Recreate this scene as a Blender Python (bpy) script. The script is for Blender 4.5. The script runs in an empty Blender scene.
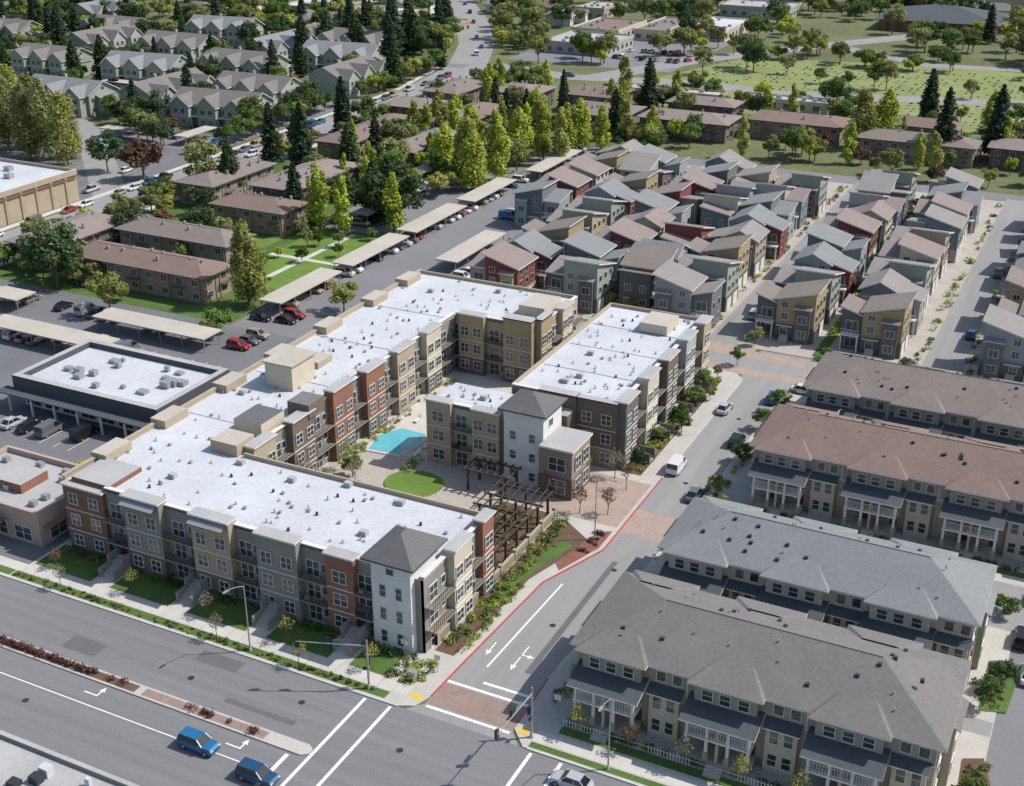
import bpy, math, random
from mathutils import Vector, Matrix
random.seed(11)
R=random.random
def U(a,b): return a+(b-a)*random.random()
SC=bpy.context.scene
COL=SC.collection
# ------------------------------------------------------------------ materials
MATS={}
def M(name,col,var=.12,scale=.6,fine=6.,rough=.85,bump=0.,metal=0.,rnd=0.,trans=0.,spec=.3,cell=0.,stretch=(1,1,1),cellw=.35):
    m=bpy.data.materials.new(name);m.use_nodes=True
    nt=m.node_tree;N=nt.nodes;L=nt.links
    b=N['Principled BSDF'];b.inputs['Roughness'].default_value=rough
    b.inputs['Metallic'].default_value=metal
    b.inputs['Specular IOR Level'].default_value=spec
    tc=N.new('ShaderNodeTexCoord')
    mp=N.new('ShaderNodeMapping');mp.inputs['Scale'].default_value=stretch;L.new(tc.outputs['Object'],mp.inputs['Vector'])
    n1=N.new('ShaderNodeTexNoise');n1.inputs['Scale'].default_value=scale;n1.inputs['Detail'].default_value=6;n1.inputs['Roughness'].default_value=.6
    n2=N.new('ShaderNodeTexNoise');n2.inputs['Scale'].default_value=fine;n2.inputs['Detail'].default_value=3
    L.new(mp.outputs[0],n1.inputs['Vector']);L.new(tc.outputs['Object'],n2.inputs['Vector'])
    ad=N.new('ShaderNodeMath');ad.operation='MULTIPLY_ADD';ad.inputs[1].default_value=.6;L.new(n1.outputs[0],ad.inputs[0])
    mu=N.new('ShaderNodeMath');mu.operation='MULTIPLY';mu.inputs[1].default_value=.4;L.new(n2.outputs[0],mu.inputs[0]);L.new(mu.outputs[0],ad.inputs[2])
    src=ad.outputs[0]
    if cell>0:
        v=N.new('ShaderNodeTexVoronoi');v.inputs['Scale'].default_value=cell
        L.new(tc.outputs['Object'],v.inputs['Vector'])
        sx=N.new('ShaderNodeSeparateColor');L.new(v.outputs['Color'],sx.inputs[0])
        mm=N.new('ShaderNodeMath');mm.operation='MULTIPLY_ADD';mm.inputs[1].default_value=cellw
        L.new(sx.outputs[0],mm.inputs[0])
        m2=N.new('ShaderNodeMath');m2.operation='MULTIPLY';m2.inputs[1].default_value=1-cellw;L.new(src,m2.inputs[0]);L.new(m2.outputs[0],mm.inputs[2])
        src=mm.outputs[0]
    mr=N.new('ShaderNodeMapRange');mr.inputs['From Min'].default_value=.3;mr.inputs['From Max'].default_value=.7
    mr.inputs['To Min'].default_value=1-var;mr.inputs['To Max'].default_value=1+var
    L.new(src,mr.inputs['Value'])
    val=mr.outputs[0]
    if rnd>0:
        oi=N.new('ShaderNodeObjectInfo')
        r2=N.new('ShaderNodeMapRange');r2.inputs['To Min'].default_value=1-rnd;r2.inputs['To Max'].default_value=1+rnd
        L.new(oi.outputs['Random'],r2.inputs['Value'])
        mz=N.new('ShaderNodeMath');mz.operation='MULTIPLY';L.new(val,mz.inputs[0]);L.new(r2.outputs[0],mz.inputs[1]);val=mz.outputs[0]
    vm=N.new('ShaderNodeVectorMath');vm.operation='SCALE';vm.inputs[0].default_value=col
    L.new(val,vm.inputs['Scale'])
    L.new(vm.outputs[0],b.inputs['Base Color'])
    if bump>0:
        bp=N.new('ShaderNodeBump');bp.inputs['Strength'].default_value=bump;bp.inputs['Distance'].default_value=.05
        L.new(n2.outputs[0],bp.inputs['Height']);L.new(bp.outputs[0],b.inputs['Normal'])
    if trans>0:
        t=N.new('ShaderNodeBsdfTranslucent');L.new(vm.outputs[0],t.inputs[0])
        mx=N.new('ShaderNodeMixShader');mx.inputs[0].default_value=trans
        L.new(b.outputs[0],mx.inputs[1]);L.new(t.outputs[0],mx.inputs[2])
        L.new(mx.outputs[0],N['Material Output'].inputs[0])
    MATS[name]=m
    return m
# ground / paving
M('ground_mat',(.12,.135,.06),.35,.03,.4,.95)
M('asphalt',(.185,.185,.195),.14,.06,3,.9,.15)
M('asphalt_road',(.175,.175,.183),.20,.9,4,.9,.15,stretch=(.03,1,1))
M('asphalt_dark',(.15,.152,.162),.22,.07,3,.9,.15)
M('asphalt_light',(.255,.25,.248),.14,.5,3,.9,.15,stretch=(1,.05,1))
M('asphalt_patch',(.12,.12,.128),.12,.5,5,.9,.15)
M('concrete',(.42,.40,.37),.14,.3,4,.9)
M('sidewalk',(.48,.46,.43),.14,.3,5,.9)
M('paving',(.37,.335,.30),.14,.4,6,.9,cell=3.,cellw=.2)
M('brick_paver',(.34,.26,.22),.16,.5,8,.9,cell=4.,cellw=.25)
M('brick_dark',(.26,.19,.165),.16,.5,8,.9,cell=4.,cellw=.25)
M('lawn',(.075,.13,.030),.35,.25,5,.95,.3)
M('lawn_bright',(.115,.19,.035),.25,.2,5,.95,.3)
M('cemetery_grass',(.20,.235,.085),.35,.07,2,.95,stretch=(1,3,1))
M('mulch',(.12,.075,.052),.3,.8,8,.95,.3)
M('mulch_red',(.20,.09,.07),.3,.8,8,.95,.3)
M('paint_white',(.70,.70,.68),.2,2,12,.7)
M('paint_red',(.42,.07,.06),.2,1,8,.7)
M('paint_yellow',(.6,.42,.06),.1,1,8,.7)
# roofs
M('roof_white',(.475,.49,.525),.18,.10,2.0,.8)
M('roof_gray',(.165,.157,.15),.14,.25,5,.95,.2,cell=4.5,cellw=.22)
M('roof_gray_cool',(.20,.21,.215),.14,.25,5,.95,.2,cell=4.5,cellw=.22)
M('roof_brown',(.20,.145,.125),.14,.25,5,.95,.2,cell=4.5,cellw=.22)
M('roof_taupe',(.20,.17,.155),.14,.25,5,.95,.2,cell=4.5,cellw=.22)
M('roof_warmgray',(.235,.218,.21),.14,.25,5,.95,.2,cell=4.5,cellw=.22)
M('roof_rose',(.235,.19,.178),.14,.25,5,.95,.2,cell=4.5,cellw=.22)
M('roof_dark',(.075,.085,.095),.14,.4,5,.9,.2,cell=4.5,cellw=.22)
M('roof_tower',(.12,.12,.125),.14,.4,5,.9,.2,cell=4.5,cellw=.22)
M('roof_slate',(.16,.175,.19),.14,.4,5,.9,.2,cell=4.5,cellw=.22)
M('roof_flat_gray',(.36,.36,.36),.18,.15,3,.9)
M('roof_tan',(.42,.385,.335),.15,.15,3,.9)
# walls
W={'w_rust':(.20,.105,.07),'w_brick':(.25,.12,.085),'w_gray':(.125,.122,.12),'w_midgray':(.235,.225,.21),'w_lightgray':(.36,.36,.34),
'w_tan':(.36,.30,.22),'w_cream':(.50,.45,.35),'w_gold':(.34,.27,.155),'w_brown':(.15,.12,.10),'w_white':(.62,.62,.61),
'w_beige':(.42,.37,.29),'w_siding':(.30,.275,.225),'w_red':(.19,.06,.055),'w_blue':(.17,.20,.235),'w_ltblue':(.28,.31,.325),'w_slate':(.15,.16,.17),
'w_olive':(.32,.30,.21),'w_sage':(.29,.32,.275),'w_teal':(.13,.18,.185),'w_pink':(.40,.30,.26),'w_aptbrown':(.27,.205,.15),'w_dark':(.075,.075,.08),'w_taupe':(.25,.215,.18)}
for k,c in W.items(): M(k,c,.10,.5,6,.9,.1)
M('trim',(.62,.61,.58),.06,1,8,.7)
M('metal_dark',(.035,.037,.042),.1,1,8,.5)
M('metal_gray',(.35,.36,.37),.1,1,8,.45,metal=.4)
M('timber_dark',(.06,.048,.04),.2,1,8,.8)
M('door',(.10,.05,.035),.1,1,8,.6)
g=M('glass',(.04,.05,.06),.75,.35,1.2,.12,spec=.8)
M('water',(.12,.42,.50),.12,.6,3,.06,.25,spec=.5)
# foliage
F={'leaf_green':(.125,.19,.045),'leaf_lime':(.36,.42,.06),'leaf_olive':(.22,.235,.085),'leaf_dark':(.065,.105,.04),'leaf_conifer':(.055,.088,.05),
'leaf_purple':(.13,.055,.052),'leaf_rust':(.19,.11,.065),'leaf_pale':(.29,.27,.19),'leaf_yellowgreen':(.31,.32,.085)}
for k,c in F.items(): M(k,c,.45,.35,2.2,.65,rnd=.25,trans=.35,spec=.25)
M('bark',(.14,.105,.075),.25,2,10,.9,.3)
for k,c in {'car_white':(.65,.65,.65),'car_silver':(.42,.43,.45),'car_black':(.015,.015,.018),'car_gray':(.13,.135,.145),'car_blue':(.02,.14,.30),'car_navy':(.02,.07,.15),'car_red':(.30,.02,.02),'car_tan':(.35,.29,.21)}.items():
    M(k,c,.03,1,5,.28,metal=.15,spec=.6)
M('car_glass',(.012,.015,.018),.1,1,4,.08,spec=.9)
M('tire',(.02,.02,.02),.1,1,4,.8)
M('lamp_red',(.5,.02,.02),.1,1,4,.3)
M('lamp_green',(.02,.35,.12),.1,1,4,.3)
# ------------------------------------------------------------------ mesh builder
class MB:
    def __init__(s):
        s.v=[];s.f=[];s.m=[];s.names=[];s.fr(0,0)
    def fr(s,ox,oy,ux=1,uy=0,nx=0,ny=1,oz=0):
        s.o=(ox,oy,oz);s.u=(ux,uy);s.n=(nx,ny)
    def P(s,a,b,c):
        return (s.o[0]+a*s.u[0]+b*s.n[0], s.o[1]+a*s.u[1]+b*s.n[1], s.o[2]+c)
    def mi(s,name):
        if name not in s.names: s.names.append(name)
        return s.names.index(name)
    def poly(s,pts,mat):
        i=len(s.v)
        for p in pts: s.v.append(s.P(*p))
        s.f.append(tuple(range(i,i+len(pts))));s.m.append(s.mi(mat))
    def box(s,a0,a1,b0,b1,c0,c1,mat,top=None):
        i=len(s.v)
        for c in (c0,c1):
            for a,b in ((a0,b0),(a1,b0),(a1,b1),(a0,b1)): s.v.append(s.P(a,b,c))
        k=s.mi(mat);t=s.mi(top) if top else k
        s.f+=[(i,i+3,i+2,i+1),(i+4,i+5,i+6,i+7),(i,i+1,i+5,i+4),(i+1,i+2,i+6,i+5),(i+2,i+3,i+7,i+6),(i+3,i,i+4,i+7)]
        s.m+=[k,t,k,k,k,k]
    def prism(s,pts,z0,z1,mat,top=None):
        n=len(pts);i=len(s.v)
        for z in (z0,z1):
            for p in pts: s.v.append(s.P(p[0],p[1],z))
        k=s.mi(mat);t=s.mi(top) if top else k
        s.f.append(tuple(range(i+n,i+2*n)));s.m.append(t)
        for j in range(n):
            q=(j+1)%n;s.f.append((i+j,i+q,i+n+q,i+n+j));s.m.append(k)
    def slab(s,pts,th,mtop,mside):
        n=len(pts);i=len(s.v)
        for p in pts: s.v.append(s.P(p[0],p[1],p[2]-th))
        for p in pts: s.v.append(s.P(*p))
        k=s.mi(mside);t=s.mi(mtop)
        s.f.append(tuple(range(i+n,i+2*n)));s.m.append(t)
        s.f.append(tuple(range(i+n-1,i-1,-1)));s.m.append(k)
        for j in range(n):
            q=(j+1)%n;s.f.append((i+j,i+q,i+n+q,i+n+j));s.m.append(k)
    def cyl(s,a,b,z0,z1,r0,r1,mat,n=8,cap=True):
        i=len(s.v)
        for z,r in ((z0,r0),(z1,r1)):
            for j in range(n):
                t=2*math.pi*j/n;s.v.append(s.P(a+r*math.cos(t),b+r*math.sin(t),z))
        k=s.mi(mat)
        for j in range(n):
            q=(j+1)%n;s.f.append((i+j,i+q,i+n+q,i+n+j));s.m.append(k)
        if cap: s.f.append(tuple(range(i+n,i+2*n)));s.m.append(k)
    def tube(s,p,q,r0,r1,mat,n=6):
        p=Vector(p);q=Vector(q);d=(q-p)
        if d.length<1e-5:return
        d.normalize();x=d.orthogonal().normalized();y=d.cross(x)
        i=len(s.v)
        for c,r in ((p,r0),(q,r1)):
            for j in range(n):
                t=2*math.pi*j/n;w=c+x*r*math.cos(t)+y*r*math.sin(t);s.v.append(s.P(*w))
        k=s.mi(mat)
        for j in range(n):
            t=(j+1)%n;s.f.append((i+j,i+t,i+n+t,i+n+j));s.m.append(k)
        s.f.append(tuple(range(i+n,i+2*n)));s.m.append(k)
    def leaves(s,c,rx,ry,rz,n,size,mat,up=.3):
        k=s.mi(mat);ru=random.uniform
        for _ in range(n):
            d=Vector((random.gauss(0,1),random.gauss(0,1),random.gauss(0,1)))
            if d.length<1e-3: continue
            d.normalize();r=ru(.45,1.12)
            p=Vector((c[0]+d.x*rx*r,c[1]+d.y*ry*r,c[2]+d.z*rz*r))
            nn=(d+Vector((ru(-.8,.8),ru(-.8,.8),ru(-.8,.8)+up))).normalized()
            x=nn.orthogonal().normalized();y=nn.cross(x)
            a=ru(0,6.28);x,y=x*math.cos(a)+y*math.sin(a),y*math.cos(a)-x*math.sin(a)
            h=size*ru(.6,1.3);w=h*ru(.5,.9)
            i=len(s.v)
            for q in (p-x*h-y*w*.2,p-y*w,p+x*h+y*w*.2,p+y*w): s.v.append(s.P(*q))
            s.f.append((i,i+1,i+2,i+3));s.m.append(k)
    # --- building helpers
    def win(s,a,z,w,h,d=0.,fm='trim'):
        t=.07
        s.poly([(a-w/2,d+.03,z),(a+w/2,d+.03,z),(a+w/2,d+.03,z+h),(a-w/2,d+.03,z+h)],'glass')
        s.box(a-w/2-t,a+w/2+t,d,d+.10,z-t,z,fm);s.box(a-w/2-t,a+w/2+t,d,d+.10,z+h,z+h+t,fm)
        s.box(a-w/2-t,a-w/2,d,d+.098,z,z+h,fm);s.box(a+w/2,a+w/2+t,d,d+.098,z,z+h,fm)
        if w>1.1: s.box(a-.035,a+.035,d,d+.08,z,z+h,fm)
        if h>1.2: s.box(a-w/2,a+w/2,d,d+.07,z+h*.5-.03,z+h*.5+.03,fm)
    def win2(s,a,z,w,h,d=0.,fm='trim'):
        t=.10
        s.poly([(a-w/2-t,d+.03,z-t),(a+w/2+t,d+.03,z-t),(a+w/2+t,d+.03,z+h+t),(a-w/2-t,d+.03,z+h+t)],fm)
        s.poly([(a-w/2,d+.06,z),(a-.04,d+.06,z),(a-.04,d+.06,z+h),(a-w/2,d+.06,z+h)],'glass')
        s.poly([(a+.04,d+.06,z),(a+w/2,d+.06,z),(a+w/2,d+.06,z+h),(a+.04,d+.06,z+h)],'glass')
    def rail(s,a0,a1,d,z,mat='metal_dark',step=.45):
        s.box(a0,a1,d-.03,d+.03,z+1.0,z+1.06,mat);s.box(a0,a1,d-.03,d+.03,z+.1,z+.15,mat)
        n=max(2,int((a1-a0)/step))
        for i in range(n+1):
            a=a0+(a1-a0)*i/n;s.box(a-.025,a+.025,d-.02,d+.02,z+.05,z+1.0,mat)
    def hip(s,x0,x1,y0,y1,z,h,mat,ov=.6,fas='trim',th=.22):
        x0-=ov;x1+=ov;y0-=ov;y1+=ov
        s.box(x0,x1,y0,y1,z-th,z,fas)
        e=.004
        if x1-x0>=y1-y0:
            w=(y1-y0)/2;r0=(x0+w,y0+w,z+h);r1=(x1-w,y0+w,z+h)
            s.poly([(x0,y0,z+e),(x1,y0,z+e),r1,r0],mat);s.poly([(x1,y1,z+e),(x0,y1,z+e),r0,r1],mat)
            s.poly([(x0,y1,z+e),(x0,y0,z+e),r0],mat);s.poly([(x1,y0,z+e),(x1,y1,z+e),r1],mat)
            s.tube(r0,r1,.09,.09,mat,5)
        else:
            w=(x1-x0)/2;r0=(x0+w,y0+w,z+h);r1=(x0+w,y1-w,z+h)
            s.poly([(x1,y0,z+e),(x1,y1,z+e),r1,r0],mat);s.poly([(x0,y1,z+e),(x0,y0,z+e),r0,r1],mat)
            s.poly([(x0,y0,z+e),(x1,y0,z+e),r0],mat);s.poly([(x1,y1,z+e),(x0,y1,z+e),r1],mat)
    def gable(s,x0,x1,y0,y1,z,h,mat,wall,axis='x',ov=.5,fas='trim'):
        if axis=='x':
            ym=(y0+y1)/2;k=h/((y1-y0)/2)
            for xx in (x0,x1): s.poly([(xx,y0,z),(xx,y1,z),(xx,ym,z+h)],wall)
            s.slab([(x0-ov,y0-ov,z-k*ov+.2),(x1+ov,y0-ov,z-k*ov+.2),(x1+ov,ym,z+h+.2),(x0-ov,ym,z+h+.2)],.2,mat,fas)
            s.slab([(x1+ov,y1+ov,z-k*ov+.2),(x0-ov,y1+ov,z-k*ov+.2),(x0-ov,ym,z+h+.2),(x1+ov,ym,z+h+.2)],.2,mat,fas)
        else:
            xm=(x0+x1)/2;k=h/((x1-x0)/2)
            for yy in (y0,y1): s.poly([(x0,yy,z),(x1,yy,z),(xm,yy,z+h)],wall)
            s.slab([(x0-ov,y1+ov,z-k*ov+.2),(x0-ov,y0-ov,z-k*ov+.2),(xm,y0-ov,z+h+.2),(xm,y1+ov,z+h+.2)],.2,mat,fas)
            s.slab([(x1+ov,y0-ov,z-k*ov+.2),(x1+ov,y1+ov,z-k*ov+.2),(xm,y1+ov,z+h+.2),(xm,y0-ov,z+h+.2)],.2,mat,fas)
    def shed(s,x0,x1,y0,y1,zl,zh,mat,wall,d='x+',ov=.5,fas='trim'):
        if d in('x+','x-'):
            z0,z1=(zl,zh) if d=='x+' else (zh,zl);k=(z1-z0)/(x1-x0)
            for yy in (y0,y1): s.poly([(x0,yy,zl-.01),(x1,yy,zl-.01),(x1,yy,max(z1,zl)),(x0,yy,max(z0,zl))],wall)
            xx=x1 if d=='x+' else x0
            s.poly([(xx,y0,zl),(xx,y1,zl),(xx,y1,zh),(xx,y0,zh)],wall)
            s.slab([(x0-ov,y0-ov,z0-k*ov+.25),(x1+ov,y0-ov,z1+k*ov+.25),(x1+ov,y1+ov,z1+k*ov+.25),(x0-ov,y1+ov,z0-k*ov+.25)],.25,mat,fas)
        else:
            z0,z1=(zl,zh) if d=='y+' else (zh,zl);k=(z1-z0)/(y1-y0)
            for xx in (x0,x1): s.poly([(xx,y0,zl-.01),(xx,y1,zl-.01),(xx,y1,max(z1,zl)),(xx,y0,max(z0,zl))],wall)
            yy=y1 if d=='y+' else y0
            s.poly([(x0,yy,zl),(x1,yy,zl),(x1,yy,zh),(x0,yy,zh)],wall)
            s.slab([(x0-ov,y0-ov,z0-k*ov+.25),(x1+ov,y0-ov,z0-k*ov+.25),(x1+ov,y1+ov,z1+k*ov+.25),(x0-ov,y1+ov,z1+k*ov+.25)],.25,mat,fas)
    def mesh(s,name,off=(0,0,0)):
        me=bpy.data.meshes.new(name)
        me.from_pydata([(p[0]-off[0],p[1]-off[1],p[2]-off[2]) for p in s.v],[],s.f)
        for n in s.names: me.materials.append(MATS[n])
        me.polygons.foreach_set('material_index',s.m)
        me.update();return me
    def obj(s,name,off=(0,0,0)):
        return put(s.mesh(name,off),name,off)
def put(me,name,loc=(0,0,0),rz=0,sc=1.):
    o=bpy.data.objects.new(name,me);o.location=loc;o.rotation_euler=(0,0,rz)
    o.scale=(sc,sc,sc) if not isinstance(sc,tuple) else sc
    COL.objects.link(o);return o
def sheet(name,pts,z,mat):
    b=MB();b.poly([(x,y,z) for x,y in pts],mat);return b.obj(name)
def rect(x0,x1,y0,y1): return [(x0,y0),(x1,y0),(x1,y1),(x0,y1)]
def ribbon(name,pts,w,z,mat):
    b=MB();L=[];Rr=[]
    for i,p in enumerate(pts):
        a=Vector(pts[max(0,i-1)]);c=Vector(pts[min(len(pts)-1,i+1)]);d=(c-a).normalized();n=Vector((-d.y,d.x))
        L.append((p[0]+n.x*w/2,p[1]+n.y*w/2));Rr.append((p[0]-n.x*w/2,p[1]-n.y*w/2))
    for i in range(len(pts)-1):
        b.poly([(*Rr[i],z),(*Rr[i+1],z),(*L[i+1],z),(*L[i],z)],mat)
    return b.obj(name)
# ------------------------------------------------------------------ ground & roads
sheet('ground',rect(-3000,3000,-1500,4500),0,'ground_mat')
sheet('parking_lot',rect(-223,-121,99.7,182),.010,'asphalt_dark')
sheet('driveway',rect(-152,-119.2,182,350),.012,'asphalt')
sheet('arterial_road',rect(-700,500,70,96.2),.012,'asphalt_road')
sheet('side_street',[(-61,96.2),(-47,96.2),(-48.6,98),(-49,111),(-47.5,130),(-46.5,160),(-45.5,215.5),(-55,215.5),(-54.2,137),(-58.2,126),(-59.2,107),(-59.5,98)],.016,'asphalt_light')
sheet('cross_lane',rect(-119,90,203,214.5),.014,'asphalt_light')
sheet('pavement_north_side',rect(-119,90,216,342),.020,'paving')
for i,(a,b_) in enumerate([(-66,-60),(-27,-20),(9.5,16)]):
    sheet('alley_road',rect(a,b_,214.5,345),.026,'asphalt_light')
sheet('alley_road',rect(-121,60,342,350),.024,'asphalt')
ribbon('residential_street',[(-231,96),(-231,200),(-232,290),(-236,400),(-246,455),(-268,505),(-305,570),(-352,640),(-420,740),(-560,960)],16,.016,'asphalt_light')
for off in (-10,10):
    ribbon('sidewalk',[(-231+off,100),(-231+off,200),(-232+off,290),(-236+off,400),(-246+off,452)],2.2,.05,'sidewalk')
ribbon('far_street',[(-240,463),(-200,452),(-150,462),(-120,455),(-60,470),(60,500)],11,.022,'asphalt_light')
ribbon('far_street',[(-190,456),(-168,510),(-128,573),(-60,670),(20,760)],12,.024,'asphalt_light')
ribbon('far_street',[(-128,573),(-80,540),(60,560)],9,.026,'asphalt_light')
ribbon('far_street',[(-231,236),(-300,300),(-420,360),(-560,430)],9,.020,'asphalt_light')
ribbon('far_street',[(-246,455),(-360,440),(-560,560)],9,.021,'asphalt')
sheet('store_parking_lot',rect(-420,-241,100,292),.009,'asphalt_dark')
sheet('apartment_grounds',rect(-222,-153,182,345),.008,'lawn')
sheet('apartment_parking',rect(-176,-153,245,345),.011,'asphalt')
sheet('apartment_parking',rect(-176,-60,392,398),.011,'asphalt')
sheet('apartment_parking',rect(-290,-246,292,312),.011,'asphalt')
sheet('apartment_parking',rect(-256,-246,312,380),.0112,'asphalt')
sheet('apartment_parking',rect(-350,-300,352,362),.0115,'asphalt')
sheet('apartment_parking',rect(-330,-262,406,416),.0115,'asphalt')
sheet('apartment_parking',rect(-240,-168,478,600),.0115,'asphalt')
sheet('cemetery_lawn',[(-165,418),(-20,418),(60,430),(120,520),(-60,540),(-150,528),(-168,470)],.010,'cemetery_grass')
sheet('lawn',rect(-172,-153.5,203,243),.014,'lawn_bright')
sheet('lawn',rect(-200,-176,225,232),.014,'lawn_bright')
sheet('walkway',rect(-172,-153.5,221.5,223),.018,'sidewalk')
sheet('walkway',rect(-163.5,-162,203,243),.0185,'sidewalk')
def block(name,pts,mat='concrete',z=.13): 
    b=MB();b.prism(pts,0,z,mat);return b.obj(name)
block('complex_pavement',[(-121,96.2),(-62,96.2),(-60.3,97),(-59.6,99),(-59.2,107),(-58.2,126),(-54.2,137),(-54.2,201),(-56,203),(-121,203)])
block('townhouse_pavement',[(-46.5,96.2),(-2,96.2),(-2,156),(8,156),(90,156),(90,202.8),(-44.5,202.8),(-45.8,200),(-46.5,160),(-47.5,130),(-49,111),(-48.6,98.5)])
sheet('alley_road',rect(-2,8,96.2,156),.020,'asphalt')
block('pavement_east',rect(8,90,96.2,156))
block('sidewalk_south',rect(-700,500,60,70),'sidewalk',.12)
block('sidewalk_west',rect(-222,-121.0,96.2,99.6),'sidewalk',.12)
Z=.134
for x0,x1 in ((-220,-121.5),(-121.3,-64)):
    sheet('verge',rect(x0,x1,96.6,97.9),Z,'lawn')
segs=[(-120.5,-110.8),(-107.6,-98),(-95,-86),(-83,-74),(-71,-66)]
for a,c in segs: sheet('lawn',rect(a,c,100.1,105.6),Z,'lawn')
sheet('sidewalk',rect(-121,-62,98,99.9),.137,'sidewalk')
b=MB()
for i in range(30): b.poly([(-120.5+i*1.95,98,.1405),(-120.46+i*1.95,98,.1405),(-120.46+i*1.95,99.9,.1405),(-120.5+i*1.95,99.9,.1405)],'asphalt_patch')
for i in range(50):
    y=144+i*1.2; b.poly([(-57.1,y,.1345),(-54.4,y,.1345),(-54.4,y+.04,.1345),(-57.1,y+.04,.1345)],'asphalt_patch') if y>157.5 else None
b.obj('pavement_joints')
sheet('garden_bed',[(-63.4,107),(-60.8,107),(-60,126),(-56.6,138),(-62,142),(-63.4,142)],Z,'mulch')
sheet('lawn',[(-62.6,118),(-60.8,118),(-60.2,128),(-58.2,136),(-60.2,137),(-62,128)],Z+.004,'lawn')
sheet('garden_bed',[(-58.6,131),(-57.4,129.5),(-54.9,137),(-54.9,142),(-56.6,141)],Z+.008,'mulch_red')
sheet('plaza_paving',rect(-69,-54.8,143.2,157),Z,'brick_paver')
sheet('garden_bed',rect(-60.8,-57.3,159,199),Z,'mulch')
sheet('courtyard_paving',rect(-101.5,-69,122.5,149),Z,'paving')
sheet('courtyard_paving',rect(-101.5,-88.5,149,181),Z,'sidewalk')
sheet('planting_bed',rect(-72.5,-64,124,142.8),Z+.004,'mulch')
def mark(x0,x1,y0,y1,m='paint_white',z=.024): sheet('road_marking',rect(x0,x1,y0,y1),z,m)
sheet('brick_crossing',[(-59.3,98.2),(-48.7,98.2),(-48.9,102.2),(-59.3,102.2)],.021,'brick_dark')
sheet('brick_crossing',[(-54.1,142.5),(-47.1,142.5),(-46.95,149.5),(-54.1,149.5)],.021,'brick_paver')
sheet('brick_crossing',rect(-67,-44.9,203.2,206.2),.021,'brick_paver')
sheet('brick_crossing',rect(-44.8,-41.5,204,214.3),.021,'brick_paver')
sheet('brick_crossing',rect(-66,-56,211,216),.0305,'brick_paver')
sheet('brick_crossing',rect(-55.8,-46,211,214.4),.0215,'brick_paver')
mark(-59.2,-48.8,97.5,97.9);mark(-59.2,-48.8,102.5,102.9);mark(-55.4,-48.9,104,104.4)
mark(-66.2,-65.8,71,95.8);mark(-62.9,-62.5,71,95.8)
mark(-45.5,-45.1,71,95.8);mark(-42,-41.6,71,95.8)
sheet('road_marking',[(-56.5,107),(-56.25,107),(-55.6,127),(-55.85,127)],.024,'paint_white')
mark(-110-200,-69.5,80.9,81.05)
mark(-300,-70,72.0,72.12)
mark(-68.6,-68.1,71,84.2)
for x in range(-40,160,9): mark(x,x+3,88,88.14);mark(x,x+3,77,77.14)
for (x0,x1,y0,y1) in ((-104,-99,88,90.5),(-88,-82,93,95),(-80,-70.5,88.2,89),(-125,-118,76,78),(-52,-51.2,108,135)): sheet('asphalt_patch',rect(x0,x1,y0,y1),.0195,'asphalt_patch')
for x,y in ((-86,90),(-72,92),(-58,90),(-53,118),(-51,133),(-50.5,160),(-50,185),(-100,78.5),(-118,91),(-60.5,80)):
    b=MB();b.cyl(0,0,.005,.012,.4,.4,'metal_dark',14);b.obj('manhole_cover').location=(x,y,.016)
def arrow(cx,cy,ang,turn=True):
    b=MB();c,s_=math.cos(ang),math.sin(ang);b.fr(cx,cy,c,s_,-s_,c)
    z=.025
    b.poly([(-1.3,-.09,z),(.5,-.09,z),(.5,.09,z),(-1.3,.09,z)],'paint_white')
    if turn:
        b.poly([(.5,-.09,z),(.68,-.09,z),(.68,.8,z),(.5,.8,z)],'paint_white')
        b.poly([(.2,.8,z),(.98,.8,z),(.59,1.6,z)],'paint_white')
    else: b.poly([(.5,-.4,z),(.5,.4,z),(1.5,0,z)],'paint_white')
    b.obj('road_arrow')
arrow(-94,82.7,0);arrow(-74,82.7,0);arrow(-57.6,110.5,math.radians(-90),False);arrow(-53.7,111.5,math.radians(-90));arrow(-53.7,109.2,math.radians(-90),False)
b=MB();b.prism([(-400,84.6),(-67,84.6),(-66.3,85.1),(-66.3,85.9),(-67,86.4),(-400,86.4)],0,.15,'concrete')
b.poly([(-400,84.9,.154),(-90,84.9,.154),(-90,86.1,.154),(-400,86.1,.154)],'mulch')
b.poly([(-89,84.9,.154),(-72,84.9,.154),(-72,86.1,.154),(-89,86.1,.154)],'brick_dark');b.obj('median_kerb')
def kerbline(pts,mat,w=.18,z0=.0,z1=.145,name='painted_kerb'):
    b=MB()
    for i in range(len(pts)-1):
        p=Vector(pts[i]);q=Vector(pts[i+1]);d=(q-p).normalized();n=Vector((-d.y,d.x))*w/2
        b.prism([(p.x-n.x,p.y-n.y),(q.x-n.x,q.y-n.y),(q.x+n.x,q.y+n.y),(p.x+n.x,p.y+n.y)],z0,z1,mat)
    b.obj(name)
kerbline([(-59.5,99.5),(-59.17,107),(-58.17,126),(-54.17,137),(-54.17,160)],'paint_red')
kerbline([(-48.65,99.5),(-48.98,108)],'paint_red')
kerbline([(-54.17,160),(-54.17,200)],'sidewalk');kerbline([(-48.98,108),(-47.5,130),(-46.5,160),(-45.8,200)],'sidewalk')
kerbline([(-222,96.2),(-62,96.2)],'sidewalk',.2);kerbline([(-46,96.2),(90,96.2)],'sidewalk',.2)
sheet('tactile_paving',rect(-61.6,-60.2,98,99),.141,'paint_yellow');sheet('tactile_paving',rect(-48,-46.8,98,99),.145,'paint_yellow')
b=MB()
for y in range(104,180,3):
    if y<134 : b.poly([(-137,y,.018),(-132,y,.018),(-132,y+.1,.018),(-137,y+.1,.018)],'paint_white')
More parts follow.
